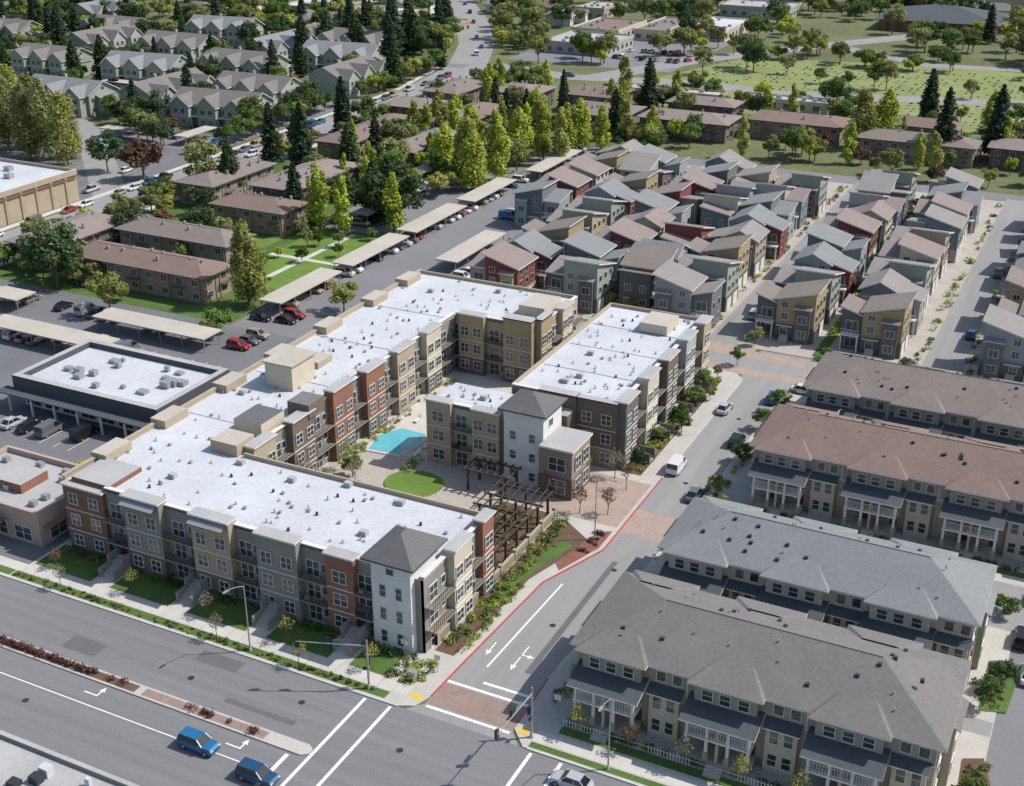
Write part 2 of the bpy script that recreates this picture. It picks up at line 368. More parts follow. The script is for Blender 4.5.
for x in range(-186,-140,3):
    for y in (127,160): b.poly([(x,y,.018),(x+.1,y,.018),(x+.1,y+5,.018),(x,y+5,.018)],'paint_white')
for x in range(-410,-245,3):
    for y in (150,172,242,262): b.poly([(x,y,.018),(x+.12,y,.018),(x+.12,y+5,.018),(x,y+5,.018)],'paint_white')
b.obj('parking_stripes')
# ------------------------------------------------------------------ apartment complex
def bays(b,seq,z0=.13,fl=3,fh=3.15):
    a=0
    for w,pr,colr,kind,top in seq:
        if pr>0:
            b.box(a+.02,a+w-.02,-.4,pr,z0,top,colr)
            b.box(a-.12,a+w+.12,-.5,pr+.3,top,top+.22,'trim' if kind!='d' else 'metal_dark','roof_flat_gray')
            if R()<.6: b.box(a-.01,a+w+.01,pr*.5,pr+.05,z0,z0+3.2,'w_brown' if colr!='w_brown' else 'w_taupe')
            dd=pr+.05
            nw=2 if w>4.2 else 1
            for f in range(fl):
                z=z0+.95+f*fh
                for i in range(nw):
                    aa=a+w*(i+.5)/nw
                    b.win(aa,z,1.5 if nw==2 else 1.9,1.6,dd)
                if f>0: b.box(a+.1,a+w-.1,pr,pr+.08,z-.95,z-.85,'trim')
            if kind=='a':
                b.slab([(a+.3,pr+1.1,top-.7),(a+w-.3,pr+1.1,top-.7),(a+w-.3,pr,top-.2),(a+.3,pr,top-.2)],.12,'metal_gray','metal_dark')
        else:
            b.box(a,a+w,-.4,-.02,z0,top,colr);b.box(a-.05,a+w+.05,-.5,.15,top,top+.15,'trim')
            for f in range(fl):
                z=z0+f*fh
                if f>0:
                    b.box(a+.06,a+w-.06,0,1.25,z-.1,z+.1,'w_taupe');b.rail(a+.1,a+w-.1,1.18,z+.1)
                    if R()<.5: b.box(a+.5,a+1.0,.3,.8,z+.1,z+.6,random.choice(('timber_dark','w_tan','w_blue')))
                b.win(a+w*.38,z+.15,1.8,2.1,0,'trim')
                if w>3.6: b.win(a+w*.8,z+1,.9,1.1,0)
        a+=w
b=MB();T=10.2
def body(x0,x1,y0,y1,wall): b.box(x0,x1,y0,y1,.13,T,wall,'roof_white')
body(-119,-64,106,122,'w_midgray');body(-119,-102,122,200,'w_midgray');body(-102,-86,183,200,'w_tan')
b.fr(-119,106,1,0,0,-1)
bays(b,[(7,.6,'w_rust','w',10.0),(4,0,'w_dark','w',10.7),(6,1.2,'w_midgray','a',11.2),(5,0,'w_gray','w',10.7),(6,1.2,'w_tan','a',11.3),(4,0,'w_dark','w',10.7),
 (6,1.2,'w_midgray','w',11.2),(4,0,'w_gray','w',10.7),(4,1.0,'w_brick','w',11.0),(2.5,0,'w_tan','w',10.7)])
b.fr(-64,106,0,1,1,0)
bays(b,[(5.5,0,'w_tan','w',10.6),(4.5,1.0,'w_cream','w',11.3),(3,0,'w_brown','w',10.6),(3,.9,'w_brick','w',11.4)])
b.fr(-102,123,0,1,1,0)
bays(b,[(5,1.2,'w_tan','w',11.2),(4,0,'w_gray','w',10.7),(5.5,1.2,'w_brown','w',11.2),(5,0,'w_tan','w',10.8),(5.5,1.2,'w_brick','w',11.8),(3.6,0,'w_gray','w',10.7),(5.5,1.3,'w_brick','w',11.5),(4,0,'w_midgray','w',10.7),(5.5,1.2,'w_tan','w',11.3),(4,0,'w_gray','w',10.7),(5,1.2,'w_cream','w',11.3),(7,0,'w_tan','w',10.7)])
b.fr(-102,183,1,0,0,-1)
bays(b,[(1.2,0,'w_tan','w',10.7),(5,1.2,'w_gold','w',11.2),(4,0,'w_gray','w',10.8),(5.5,1.6,'w_gold','d',12.0)])
b.fr(-86,183,0,1,1,0)
bays(b,[(4.5,.8,'w_gold','d',12.0),(4,0,'w_tan','w',10.7),(4.5,1.0,'w_cream','w',11.2),(4,0,'w_tan','w',10.7)])
b.fr(0,0)
b.box(-119.35,-119.0,106.1,200.3,.13,10.8,'w_tan');b.box(-119.5,-118.9,105.9,200.5,10.8,10.95,'w_tan')
b.box(-119.0,-86,200,200.35,.13,10.8,'w_tan')
b.box(-101.8,-64.1,122,122.3,.13,10.8,'w_tan')
b.fr(-119.35,106,0,1,-1,0)
for i in range(20):
    for f in range(3): b.win2(3+i*4.6,1+3.15*f,1.6,1.5)
b.fr(-100,122.3,1,0,0,1)
for i in range(8):
    for f in range(3): b.win2(2+i*4.4,1+3.15*f,1.6,1.5)
b.fr(0,0)
for y in (112,124,138,151,165,180,192): b.box(-119.9,-117.2,y,y+5,9,11.5,'w_tan','roof_tan')
b.box(-70.5,-65.2,105.0,111.5,.13,12.2,'w_white')
b.hip(-70.5,-65.2,105.0,111.5,12.4,2.3,'roof_tower',.9,'w_dark')
b.fr(-70.5,105.0,1,0,0,-1)
for f in range(3): b.win(1.5,1+3.15*f,.8,1.6);b.win(3.7,1+3.15*f,.8,1.6)
b.win(2.6,10.5,1.0,.8)
b.fr(0,0)
b.box(-113.5,-108.5,143,149,T,14.3,'w_cream','roof_tan');b.box(-113.8,-108.2,142.7,149.3,14.3,14.5,'w_tan','roof_tan')
b.box(-108,-103.2,128,133.5,T,12.2,'w_cream','roof_tower');b.box(-107,-102.5,121.5,125.5,T,12.0,'w_tan','roof_tan')
b.box(-104.4,-100.6,136.0,140,T,12.4,'w_brown','roof_gray')
b.box(-92,-87,188,195,T,12.2,'w_cream','roof_tan')
b.box(-117.5,-110,152,156,T,11.3,'w_tan','roof_tan')
b.box(-118,-111.5,106.3,112.5,T,10.9,'w_rust','roof_flat_gray')
for y in (130,147,164,181): b.box(-118.6,-102.5,y,y+.15,T,T+.10,'roof_white')
for x in (-104,-92,-80): b.box(x,x+.15,107,121.5,T,T+.10,'roof_white')
def roofbits(b,rr,n,T):
    for _ in range(n):
        x,y=U(rr[0],rr[1]),U(rr[2],rr[3]);k=R()
        if k<.62: b.cyl(x,y,T,T+U(.3,.6),.10,.10,'metal_gray',6);b.cyl(x,y,T+.004,T+.03,.3,.3,'roof_flat_gray',8)
        elif k<.84: b.box(x,x+.4,y,y+.4,T,T+.35,'metal_gray')
        elif k<.89: b.box(x,x+1.0,y,y+.8,T,T+.7,'roof_flat_gray')
        else: b.cyl(x,y,T,T+.45,.2,.15,'metal_dark',8)
for rr,n in (((-118,-66,107,121),85),((-118,-104,123,199),110),((-101,-87,185,199),24)): roofbits(b,rr,n,T)
b.obj('apartment_complex',(-100,140,0))
b=MB()
b.box(-79,-61.5,159.5,199.5,.13,T,'w_brown','roof_white')
b.fr(-79,159.5,1,0,0,-1);bays(b,[(5,0,'w_brown','w',10.7),(6,.9,'w_brown','d',11.2),(6.5,.5,'w_brown','d',11.0)])
b.fr(-61.5,159.5,0,1,1,0)
bays(b,[(5,1.3,'w_gray','w',11.2),(4,0,'w_brown','w',10.7),(5,1.3,'w_cream','w',11.6),(4,0,'w_gray','w',10.7),(5,1.3,'w_brown','w',11.3),(4,0,'w_tan','w',10.7),(5,1.3,'w_lightgray','w',11.5),(4,0,'w_gray','w',10.7),(4,1.3,'w_tan','w',11.3)])
b.fr(0,0)
b.box(-79.3,-79,159.6,199.8,.13,10.8,'w_tan');b.box(-79,-61.6,199.5,199.8,.13,10.8,'w_tan')
b.box(-70,-65,190,196,T,12,'w_cream','roof_tan')
roofbits(b,(-78,-63,161,198),75,T)
for y in (170,180,190): b.box(-78.6,-62,y,y+.15,T,T+.1,'roof_white')
for y in (163,172,181,190):
    for i in range(6): b.box(-60.2+i*.45,-59.75+i*.45,y+.3,y+2.1,.13,1.6-i*.24,'concrete')
    b.box(-60.2,-57.4,y,y+.25,.13,1.9,'w_gray');b.box(-60.2,-57.4,y+2.15,y+2.4,.13,1.9,'w_gray')
b.obj('apartment_block',(-70,180,0))
b=MB()
b.box(-88.5,-76,150,158.5,.13,9.6,'w_lightgray','roof_white')
b.box(-75.2,-68.8,148.8,155.2,.13,11.9,'w_white')
b.hip(-75.2,-68.8,148.8,155.2,12.1,1.9,'roof_tower',.7,'w_dark')
b.box(-76,-75.2,150,158.5,.13,9.2,'w_taupe','roof_flat_gray')
b.box(-79,-68.2,156,159.3,.13,9.0,'w_brown','roof_flat_gray')
b.box(-68.8,-63.6,147.4,154,.13,7.8,'w_taupe','roof_flat_gray');b.box(-68.75,-63.3,147.1,154.3,7.8,8.1,'trim','roof_flat_gray')
b.box(-68.9,-63.5,147.3,154.1,.13,3.4,'w_brown')
b.fr(-88.5,150,1,0,0,-1);bays(b,[(4.2,1.0,'w_tan','w',10.6),(3.6,0,'w_gray','w',10.2),(4.6,1.0,'w_tan','w',10.5)])
b.fr(-75.2,148.8,1,0,0,-1)
for f in range(3): b.win(1.5,1+3.15*f,.9,1.3);b.win(4.6,1+3.15*f,.9,1.3)
b.box(0,6.4,0,.15,3.1,3.3,'trim')
b.fr(-68.2,147.3,1,0,0,-1)
for f in range(2): b.win(2.3,.9+3.6*f,2.6,2.1)
b.fr(-63.5,147.4,0,1,1,0)
for f in range(2): b.win(2,.9+3.6*f,1.8,2.1);b.win(4.8,.9+3.6*f,1.8,2.1)
b.fr(-68.8,148.8,0,1,1,0);b.win(2.5,9.4,1.2,1.2)
b.fr(0,0)
roofbits(b,(-87.5,-77,151,157.5),14,9.6)
b.obj('clubhouse_building',(-78,152,0))
for x in (-109.2,-96.4,-84.6,-72.8):
    b=MB()
    for i in range(7): b.box(x-1.0,x+1.0,104.7-i*.5,105.2-i*.5,.13,1.75-i*.22,'concrete')
    for sgn in (-1,1):
        xx=x+sgn*1.15;
        b.prism([(xx-.14,101.4),(xx+.14,101.4),(xx+.14,103.2),(xx-.14,103.2)],.13,1.5,'w_midgray')
        b.prism([(xx-.14,103.2),(xx+.14,103.2),(xx+.14,105.9),(xx-.14,105.9)],.13,2.6,'w_midgray')
    b.box(x-1.6,x+1.6,104.9,106.2,4.2,4.4,'w_gray','roof_gray')
    for sgn in(-1,1): b.box(x+sgn*1.3-.12,x+sgn*1.3+.12,104.95,105.2,1.7,4.2,'w_gray')
    b.box(x-.5,x+.5,105.55,105.98,1.7,3.9,'door')
    b.obj('entry_stairs',(x,104,0))
    sheet('walkway',rect(x-1.0,x+1.0,99.9,101.7),.141,'sidewalk')
b=MB()
for j in range(6):
    y=125+j*3.3
    for x in (-72,-68,-64.6): b.box(x-.15,x+.15,y-.15,y+.15,.13,3.6,'timber_dark')
    b.box(-73,-63.8,y-.1,y+.1,3.6,3.85,'timber_dark')
for x in (-72.4,-71.2,-70,-68.8,-67.6,-66.4,-65.2,-64.3): b.box(x-.08,x+.08,124,142.6,3.85,4.0,'timber_dark')
b.obj('pergola',(-68,133,0))
b=MB()
for k in range(7):
    x=-79+k*1.2
    b.box(x-.1,x+.1,143.2,147.6,3.6,3.8,'timber_dark')
for x in (-78.5,-72.3):
    for y in (143.6,147.2): b.box(x-.15,x+.15,y-.15,y+.15,.13,3.6,'timber_dark')
b.box(-79.4,-71.4,143.5,143.7,3.4,3.6,'timber_dark');b.box(-79.4,-71.4,147.1,147.3,3.4,3.6,'timber_dark')
b.obj('pergola',(-75,145,0))
b=MB()
b.box(-63.9,-63.6,108,142.5,.13,1.3,'w_taupe');b.box(-63.95,-63.55,108,142.5,1.3,1.42,'w_tan')
for i in range(9): b.box(-64.0,-63.5,108+i*4.2,108.5+i*4.2,.13,1.8,'w_tan')
b.obj('garden_wall',(-63.7,125,0))
b=MB();pp=[(-99,147.5),(-93.2,148),(-92,152),(-92.6,157),(-98,157.5),(-100.3,153)]
b.prism(pp,.13,.32,'trim','sidewalk');c=(-96,152.4)
b.poly([(c[0]+(x-c[0])*.88,c[1]+(y-c[1])*.88,.327) for x,y in pp],'water');b.obj('swimming_pool')
b=MB();b.prism(rect(-184,-169,372,386),0,.12,'concrete');b.poly([(-182,376,.126),(-173,376,.126),(-171,380,.126),(-174,384,.126),(-182,384,.126)],'water');b.obj('swimming_pool')
b=MB();cc=[(-86.5+4.6*math.cos(t*.2618),141.5+4.0*math.sin(t*.2618)) for t in range(24)]
b.prism(cc,.13,.35,'concrete','lawn_bright');b.obj('round_lawn')
for x,y in ((-99.8,160),(-97,160.5),(-94,160),(-91,150),(-91,153),(-91,156)):
    b=MB();b.box(x-.3,x+.3,y-.9,y+.5,.4,.48,'trim');b.poly([(x-.3,y+.5,.48),(x+.3,y+.5,.48),(x+.3,y+1,.95),(x-.3,y+1,.95)],'trim')
    for sx in(-.25,.25):
        for sy in(-.8,.4): b.box(x+sx-.03,x+sx+.03,y+sy-.03,y+sy+.03,.137,.4,'trim')
    b.obj('sun_lounger',(x,y,0))
# ------------------------------------------------------------------ townhouse rows
def row(name,x0,x1,y0,y1,roof,wall,band,seed,ev=8.9,rh=3.1,ends=True):
    random.seed(seed)
    b=MB();L=x1-x0
    b.box(x0,x1,y0,y1,.13,6.1,wall);b.box(x0-.06,x1+.06,y0-.06,y1+.06,6.1,ev-.2,band)
    b.box(x0-.1,x1+.1,y0-.1,y1+.1,6.0,6.2,'trim')
    b.hip(x0,x1,y0,y1,ev,rh,roof,.75)
    n=max(2,round(L/13));p=L/n
    for f,(yy,uu,nn) in enumerate(((y0-.06,1,-1),(y1+.06,1,1))):
        b.fr(x0,yy,1,0,0,nn)
        for i in range(n):
            a=i*p
            b.box(a+.9,a+7.6,-.2,.9,5.9,ev-.22,band)
            b.box(a+.2,a+8.3,-1.2,1.55,ev-.16,ev+.02,'trim')
            b.poly([(a+.2,1.55,ev+.03),(a+8.3,1.55,ev+.03),(a+5.9,-2.3,ev+1.35),(a+2.6,-2.3,ev+1.35)],roof)
            b.poly([(a+.2,1.55,ev+.03),(a+.2,-1,ev+.03),(a+2.6,-2.3,ev+1.35)],roof)
            b.poly([(a+8.3,1.55,ev+.03),(a+8.3,-1,ev+.03),(a+5.9,-2.3,ev+1.35)],roof)
            for q in (2.3,4.2,6.2): b.win(a+q,6.8,1.1,1.25,.9)
            b.win(a+9.6,6.9,1.0,1.2,0);b.win(a+11.4,6.9,1.0,1.2,0)
            px0,px1=a+.7,a+7.8
            b.box(px0,px1,0,3.1,.13,.9,'w_siding','concrete')
            b.box(px0,px1,0,3.0,3.35,3.6,'trim')
            b.slab([(px0-.5,3.7,5.75),(px1+.5,3.7,5.75),(px1+.5,.02,6.75),(px0-.5,.02,6.75)],.22,'roof_dark','trim')
            for q in (px0+.25,px0+2.4,px1-2.4,px1-.25):
                b.box(q-.16,q+.16,2.65,2.97,.9,3.35,'trim');b.box(q-.14,q+.14,2.67,2.95,3.6,5.6,'trim');b.box(q-.28,q+.28,2.52,3.12,.9,1.9,'w_siding')
            b.rail(px0+.2,px1-.2,2.85,3.6,'trim',.3)
            b.box(px0+3.4,px0+3.7,0,2.9,.9,5.5,wall)
            for q in (1.6,5.4):
                b.win(px0+q,4.0,1.7,1.6,0);b.win(px0+q-.4,1.5,1.2,1.5,0);b.box(px0+q+.6,px0+q+1.5,0,.06,.9,3.1,'door')
            for i2 in range(4): b.box(px0+2.7,px0+4.5,3.1+i2*.35,3.45+i2*.35,.13,.75-i2*.17,'concrete')
            b.box(a+8.7,a+12.0,0,1.0,.13,6.0,'w_cream');b.slab([(a+8.4,1.4,5.9),(a+12.3,1.4,5.9),(a+12.3,.02,6.5),(a+8.4,.02,6.5)],.15,'roof_dark','trim')
            for z in (1.1,4.0):
                b.win(a+9.6,z,.9,1.5,1.0);b.win(a+11.1,z,.9,1.5,1.0)
            b.box(a+12.5,a+12.6,0,.08,.2,ev-.3,'trim')
    for xx,sg in ((x0-.06,-1),(x1+.06,1)):
        b.fr(xx,y0,0,1,sg,0)
        D=y1-y0
        b.box(D*.3,D*.62,0,.9,.13,ev-.9,wall);b.slab([(D*.3-.4,1.4,ev-.9),(D*.62+.4,1.4,ev-.9),(D*.62+.4,0,ev-.3),(D*.3-.4,0,ev-.3)],.15,roof,'trim')
        for z in (1.2,4.1,6.75):
            b.win(D*.15,z,1.1,1.3,0);b.win(D*.85,z,1.1,1.3,0)
            if z<6: b.win(D*.46,z,1.8,1.4,.9)
    b.fr(0,0)
    for _ in range(int(L*.8)):
        x=U(x0+3,x1-3);t=U(.1,.45);side=random.choice((0,1))
        y=y0+(y1-y0)*(t if side==0 else 1-t);w=(y1-y0)/2+.75;z=ev+rh*(((y1-y0)*t+.75)/w)
        b.cyl(x,y,z-.2,z+.35,.09,.09,'metal_gray',6) if R()<.5 else b.box(x,x+.4,y-.2,y+.2,z-.2,z+.22,'metal_dark')
    return b.obj(name,((x0+x1)/2,(y0+y1)/2,0))
row('townhouse_row',-44,-6,105,119.5,'roof_gray','w_beige','w_siding',1)
row('townhouse_row',-42.5,-6,128,140.5,'roof_gray_cool','w_olive','w_cream',2)
row('townhouse_row',-40.5,12,160,174,'roof_brown','w_beige','w_siding',3)
row('townhouse_row',-39,12,184,198,'roof_taupe','w_cream','w_siding',4)
row('townhouse_row',10,50,105,119.5,'roof_gray','w_beige','w_siding',5)
random.seed(21)
for x0,x1,y0,y1 in ((-44,-6,99.9,101.2),(-44,-6,122.8,124.2),(-40,12,154.6,156.0),(-40,12,178,179.6)):
    sheet('lawn',rect(x0,x1,y0,y1),.138,'lawn')
sheet('alley_road',rect(-44.5,-2.1,119.9,122.6),.138,'asphalt_light')
sheet('alley_road',rect(-44.0,12,141.5,152.5),.138,'asphalt_light')
sheet('sidewalk',rect(-46,-3,97.6,99.4),.140,'sidewalk')
sheet('verge',rect(-46,-3,96.5,97.4),.140,'lawn')
b=MB()
for i in range(int(38/.35)):
    x=-44+i*.35
    if (i//14)%2==0: b.box(x-.05,x+.05,101.3,101.34,.14,1.05,'trim')
b.box(-44,-6,101.35,101.38,.75,.82,'trim');b.obj('picket_fence',(-25,101.3,0))
b=MB();b.prism([(-3.6,104),(-1.2,105),(-1.0,112),(-2.2,116),(-4.2,115)],.13,.25,'concrete','mulch');b.prism([(-3.8,124),(-1.0,125),(-.6,131),(-2.0,135),(-4,134)],.13,.25,'concrete','lawn');b.obj('planter_island')
# ------------------------------------------------------------------ colourful houses
PAL=[('w_ltblue','w_slate','roof_warmgray'),('w_red','w_olive','roof_rose'),('w_blue','w_lightgray','roof_warmgray'),('w_tan','w_slate','roof_warmgray'),('w_lightgray','w_blue','roof_rose'),
('w_gold','w_gray','roof_taupe'),('w_slate','w_ltblue','roof_gray_cool'),('w_cream','w_teal','roof_rose'),('w_ltblue','w_red','roof_gray_cool'),('w_sage','w_gray','roof_warmgray')]
def chouse(pal,var,mir):
    b=MB();w1,w2,rf=pal;m=-1 if mir else 1
    b.fr(0,0,m,0,0,1);H=8.0
    b.box(-5.5,1.8,-4.2,4.2,.03,H,w1)
    b.box(-5.56,1.86,-4.26,4.26,.03,3.0,w2)
    if var==0: b.shed(-5.5,1.8,-4.2,4.2,H,H+2.0,rf,w1,'x-',.55)
    elif var==1: b.shed(-5.5,1.8,-4.2,4.2,H,H+2.2,rf,w1,'y-',.55)
    elif var==2: b.gable(-5.5,1.8,-4.2,4.2,H,1.8,rf,w1,'y',.5)
    else: b.shed(-5.5,1.8,-4.2,4.2,H,H+2.0,rf,w1,'x+',.55)
    b.box(1.8,5.8,-3.3,3.3,.03,6.8,w2)
    if var in(0,2): b.shed(1.8,5.8,-3.3,3.3,6.8,8.0,rf,w2,'x-' if var==2 else 'x+',.4)
    else: b.shed(1.8,5.8,-3.3,3.3,6.8,8.0,rf,w2,'y+',.4)
    b.box(-4.8,-2.0,-5.1,-4.2,.03,6.9,w2);b.slab([(-5.1,-5.5,7.0),(-1.7,-5.5,7.0),(-1.7,-4.15,7.4),(-5.1,-4.15,7.4)],.15,rf,'trim')
    b.box(2.1,5.5,-5.0,-3.3,3.1,3.35,'trim');b.fr(0,-3.3,m,0,0,-1);b.rail(2.1,5.5,1.6,3.35,'trim',.6)
    b.fr(0,0,m,0,0,1)
    for x in (2.3,5.3): b.box(x-.12,x+.12,-4.95,-4.7,.03,3.1,'trim')
    b.box(-1.5,1.5,-4.9,-4.27,2.9,3.1,'trim',rf)
    for i in range(5): b.box(-.9,.7,-4.75-i*.32,-4.43-i*.32,.03,1.2-i*.22,'concrete')
    for sg,y1_,y2_ in ((-1,-4.26,-3.3),(1,4.26,3.3)):
        b.fr(0,y1_,m,0,0,sg)
        for z in (1.1,4.1,6.5):
            b.win2(0.2,z,1.2,1.1 if z>6 else 1.3)
            if sg>0: b.win2(-3.6,z,1.2,1.0 if z>6 else 1.3)
        b.fr(0,y2_,m,0,0,sg)
        for z in (.6,3.7): b.win2(3.8,z,2.0,1.9 if z>1 else 1.8)
    b.fr(0,-5.1,m,0,0,-1)
    for z in (1.1,4.0): b.win2(-3.4,z,1.6,1.4)
    b.fr(5.8*m,0,0,1,m,0)
    for z in (1.2,4.1):
        for q in (-1.8,1.5): b.win2(q,z,1.2,1.3)
    b.fr(-5.56*m,0,0,1,-m,0)
    b.box(-3.4,-.6,0,.06,.05,2.4,'trim');b.box(.6,3.4,0,.06,.05,2.4,'trim')
    for z in (4.0,6.4):
        for q in (-2.6,0,2.6): b.win2(q,z,1.1,1.1)
    return b.mesh('townhouse')
CH=[chouse(PAL[i%10],(i*7+i//4)%4,i%2) for i in range(20)]
rowsx=[(-111.5,217.5),(-125.5,268),(-95.5,221),(-73.5,221),(-52.5,224),(-37,224),(-11,223),(2.5,223),(24,224),(38,224)]
for ri,(x,ys) in enumerate(rowsx):
    y=ys+3;k=0
    while y<(330 if x>-60 else 322):
        put(CH[(ri*3+k*7+random.randint(0,3))%20],'townhouse',(x+U(-1.0,1.0),y,.02),0 if R()<.8 else math.pi)
        y+=U(11.0,13.2);k+=1
for i,y in enumerate(range(226,322,13)):
    if i%4!=3: put(CH[(i*3+5)%20],'townhouse',(-84.2,y+U(-1,1)+4,.02),math.pi/2)
for x0,x1 in ((-105,-102.5),(-46,-44),(-4.8,-3.8),(-90.3,-89.5)): sheet('verge',rect(x0,x1,217,340),.030,'lawn')
# ------------------------------------------------------------------ low apartments, carports
def lowapt(x0,x1,y0,y1,roof='roof_brown',wall='w_aptbrown',h=5.8,rh=1.8,name='apartment_house'):
    b=MB();b.box(x0,x1,y0,y1,.02,h-.2,wall);b.hip(x0,x1,y0,y1,h,rh,roof,1.0,'w_brown')
    for (ox,oy,ux,uy,nx,ny,L) in ((x0,y0,1,0,0,-1,x1-x0),(x1,y0,0,1,1,0,y1-y0),(x0,y0,0,1,-1,0,y1-y0),(x0,y1,1,0,0,1,x1-x0)):
        b.fr(ox,oy,ux,uy,nx,ny);n=max(1,int(L/4))
        for i in range(n):
            a=(i+.5)*L/n
            b.win2(a,.9,1.5,1.3);b.win2(a,3.6,1.5,1.3)
            if i%3==1: b.box(a-1.6,a+1.6,0,1.2,2.8,3.0,'w_brown');b.rail(a-1.6,a+1.6,1.15,3.0,'w_brown',.6)
        for i in range(n+1):
            if i%2: b.box(i*L/n-.1,i*L/n+.1,.7,.9,.02,h-.3,'w_brown')
    b.fr(0,0)
    for _ in range(int((x1-x0)*(y1-y0)/40)): 
        x,y=U(x0+2,x1-2),U(y0+2,y1-2);b.box(x,x+.5,y,y+.5,h,h+rh+.2,'metal_gray')
    b.obj(name,((x0+x1)/2,(y0+y1)/2,0))
APT=[(-200,-164,189,198),(-203,-173,208,217),(-218,-206,190,214),(-197,-177,234,244),(-218,-207,246,272),(-199,-186,252,282),(-212,-201,300,340),(-190,-180,300,328),(-222,-204,352,366),
 (-196,-184,336,368),(-164,-144,368,386),(-140,-112,372,386),(-108,-80,384,398),(-72,-40,374,386),(-36,-8,378,390),(-176,-158,395,412),(0,30,378,390),(-140,-118,398,408),(-70,-48,396,406),(-222,-208,378,402),(-200,-184,388,404)]
for i,a in enumerate(APT): lowapt(*a,roof=('roof_brown','roof_taupe','roof_rose')[i%3],wall=('w_aptbrown','w_taupe','w_brown')[i%3])
def carport(x0,x1,y0,y1):
    b=MB();b.box(x0,x1,y0,y1,2.7,2.95,'roof_tan')
    L=max(x1-x0,y1-y0);n=int(L/5)
    for i in range(n+1):
        if x1-x0>y1-y0:
            x=x0+.4+(L-.8)*i/n
            for y in (y0+.6,y1-.6): b.box(x-.07,x+.07,y-.07,y+.07,0,2.7,'metal_gray')
        else:
            y=y0+.4+(L-.8)*i/n
            for x in (x0+.6,x1-.6): b.box(x-.07,x+.07,y-.07,y+.07,0,2.7,'metal_gray')
    b.obj('carport',((x0+x1)/2,(y0+y1)/2,0))
for c in ((-151,-145.5,190,212),(-151,-145.5,216,240),(-151,-145.5,243,268),(-151,-145.5,272,296),(-132,-126.5,228,252),(-174,-147,168,173.5),(-190,-161,156,161.5),(-222,-195,150,155.5),(-168,-163,250,285),(-176,-171,290,325),(-262,-257,296,311),(-290,-268,294,299),(-254,-249,335,360),(-148,-143,306,334),(-220,-194,168,173.5),(-345,-322,354,359),(-325,-300,408,413)): carport(*c)
# ------------------------------------------------------------------ commercial
b=MB();b.box(-160,-131,137,153,.02,4.6,'w_white','roof_white')
for q in ((-161,-130,136,137.2),(-161,-130,153,154.2),(-161,-159.8,137.2,153),(-131.2,-130,137.2,153)): b.box(*q,3.2,5.6,'roof_dark','roof_flat_gray')
b.box(-162.5,-129,133.5,136,3.2,3.4,'roof_dark')
for x in range(-160,-129,5): b.box(x-.15,x+.15,133.7,134,0.02,3.2,'trim')
b.fr(-160,137,1,0,0,-1)
for i in range(7): b.win(2.2+i*4,.4,3,2.4)
b.fr(0,0)
for _ in range(16):
    x,y=U(-157,-134),U(139,151);s_=U(.6,1.8);b.box(x,x+s_,y,y+s_*.8,4.6,4.6+U(.5,1.2),'metal_gray')
b.obj('shop_building',(-145,145,0))
b=MB();b.box(-142,-123,104,117,.02,4.4,'w_pink','roof_flat_gray')
for q in ((-142.2,-122.8,103.8,104.3),(-142.2,-122.8,116.7,117.2),(-142.2,-141.7,104.3,116.7),(-123.3,-122.8,104.3,116.7)): b.box(*q,.02,5.2,'w_pink')
b.box(-136,-130,108,113,4.4,5.8,'w_brick','roof_flat_gray')
b.fr(-122.8,104,0,1,1,0);b.box(.5,12,0,1.2,2.8,3.0,'w_brick');b.win(3,.5,3,2);b.win(8,.5,3,2)
b.fr(-142,103.8,1,0,0,-1)
for i in range(4): b.win(2.5+i*4.5,.5,3,2)
b.fr(0,0)
for _ in range(10): b.box(*(lambda x,y:(x,x+1,y,y+.8))(U(-140,-126),U(105,115)),4.4,5.2,'metal_gray')
b.obj('restaurant_building',(-132,110,0))
b=MB();b.box(-118,-73,46,68.6,.12,5.2,'w_beige','roof_flat_gray')
for q in ((-118.2,-72.8,68.4,68.9),(-118.2,-72.8,45.8,46.3),(-118.2,-117.7,46.3,68.4),(-73.3,-72.8,46.3,68.4)): b.box(*q,.12,5.7,'w_midgray','roof_flat_gray')
for _ in range(26):
    x,y=U(-94,-75),U(56,67);s_=U(.4,1.6);b.box(x,x+s_,y,y+s_*.8,5.2,5.2+U(.3,1.1),random.choice(('metal_gray','roof_white','metal_dark')))
b.obj('shop_building',(-95,57,0))
b=MB();b.box(-300,-229,191,236,.02,7.6,'w_tan','roof_white')
b.fr(-229,191,0,1,1,0)
for i in range(9): b.box(1+i*5,1.8+i*5,0,.3,.02,8.2,'w_gold')
b.box(-.4,45.4,0,.4,7.0,8.4,'w_tan','trim');b.box(0,45,0,.42,6.1,6.5,'w_rust')
b.fr(-300,191,1,0,0,-1);b.box(0,71,0,.4,7,8.4,'w_tan','trim')
for i in range(12): b.win2(4+i*5.6,.6,3,2.6)
b.fr(0,0);b.box(-240,-228.4,186,190.5,3,3.3,'roof_slate');b.box(-300,-229,236,236.4,0,8.4,'w_tan')
for _ in range(14): b.box(*(lambda x,y:(x,x+2,y,y+1.6))(U(-295,-235),U(194,232)),7.6,8.8,'metal_gray')
b.obj('store_building',(-268,213,0)).location.x-=14
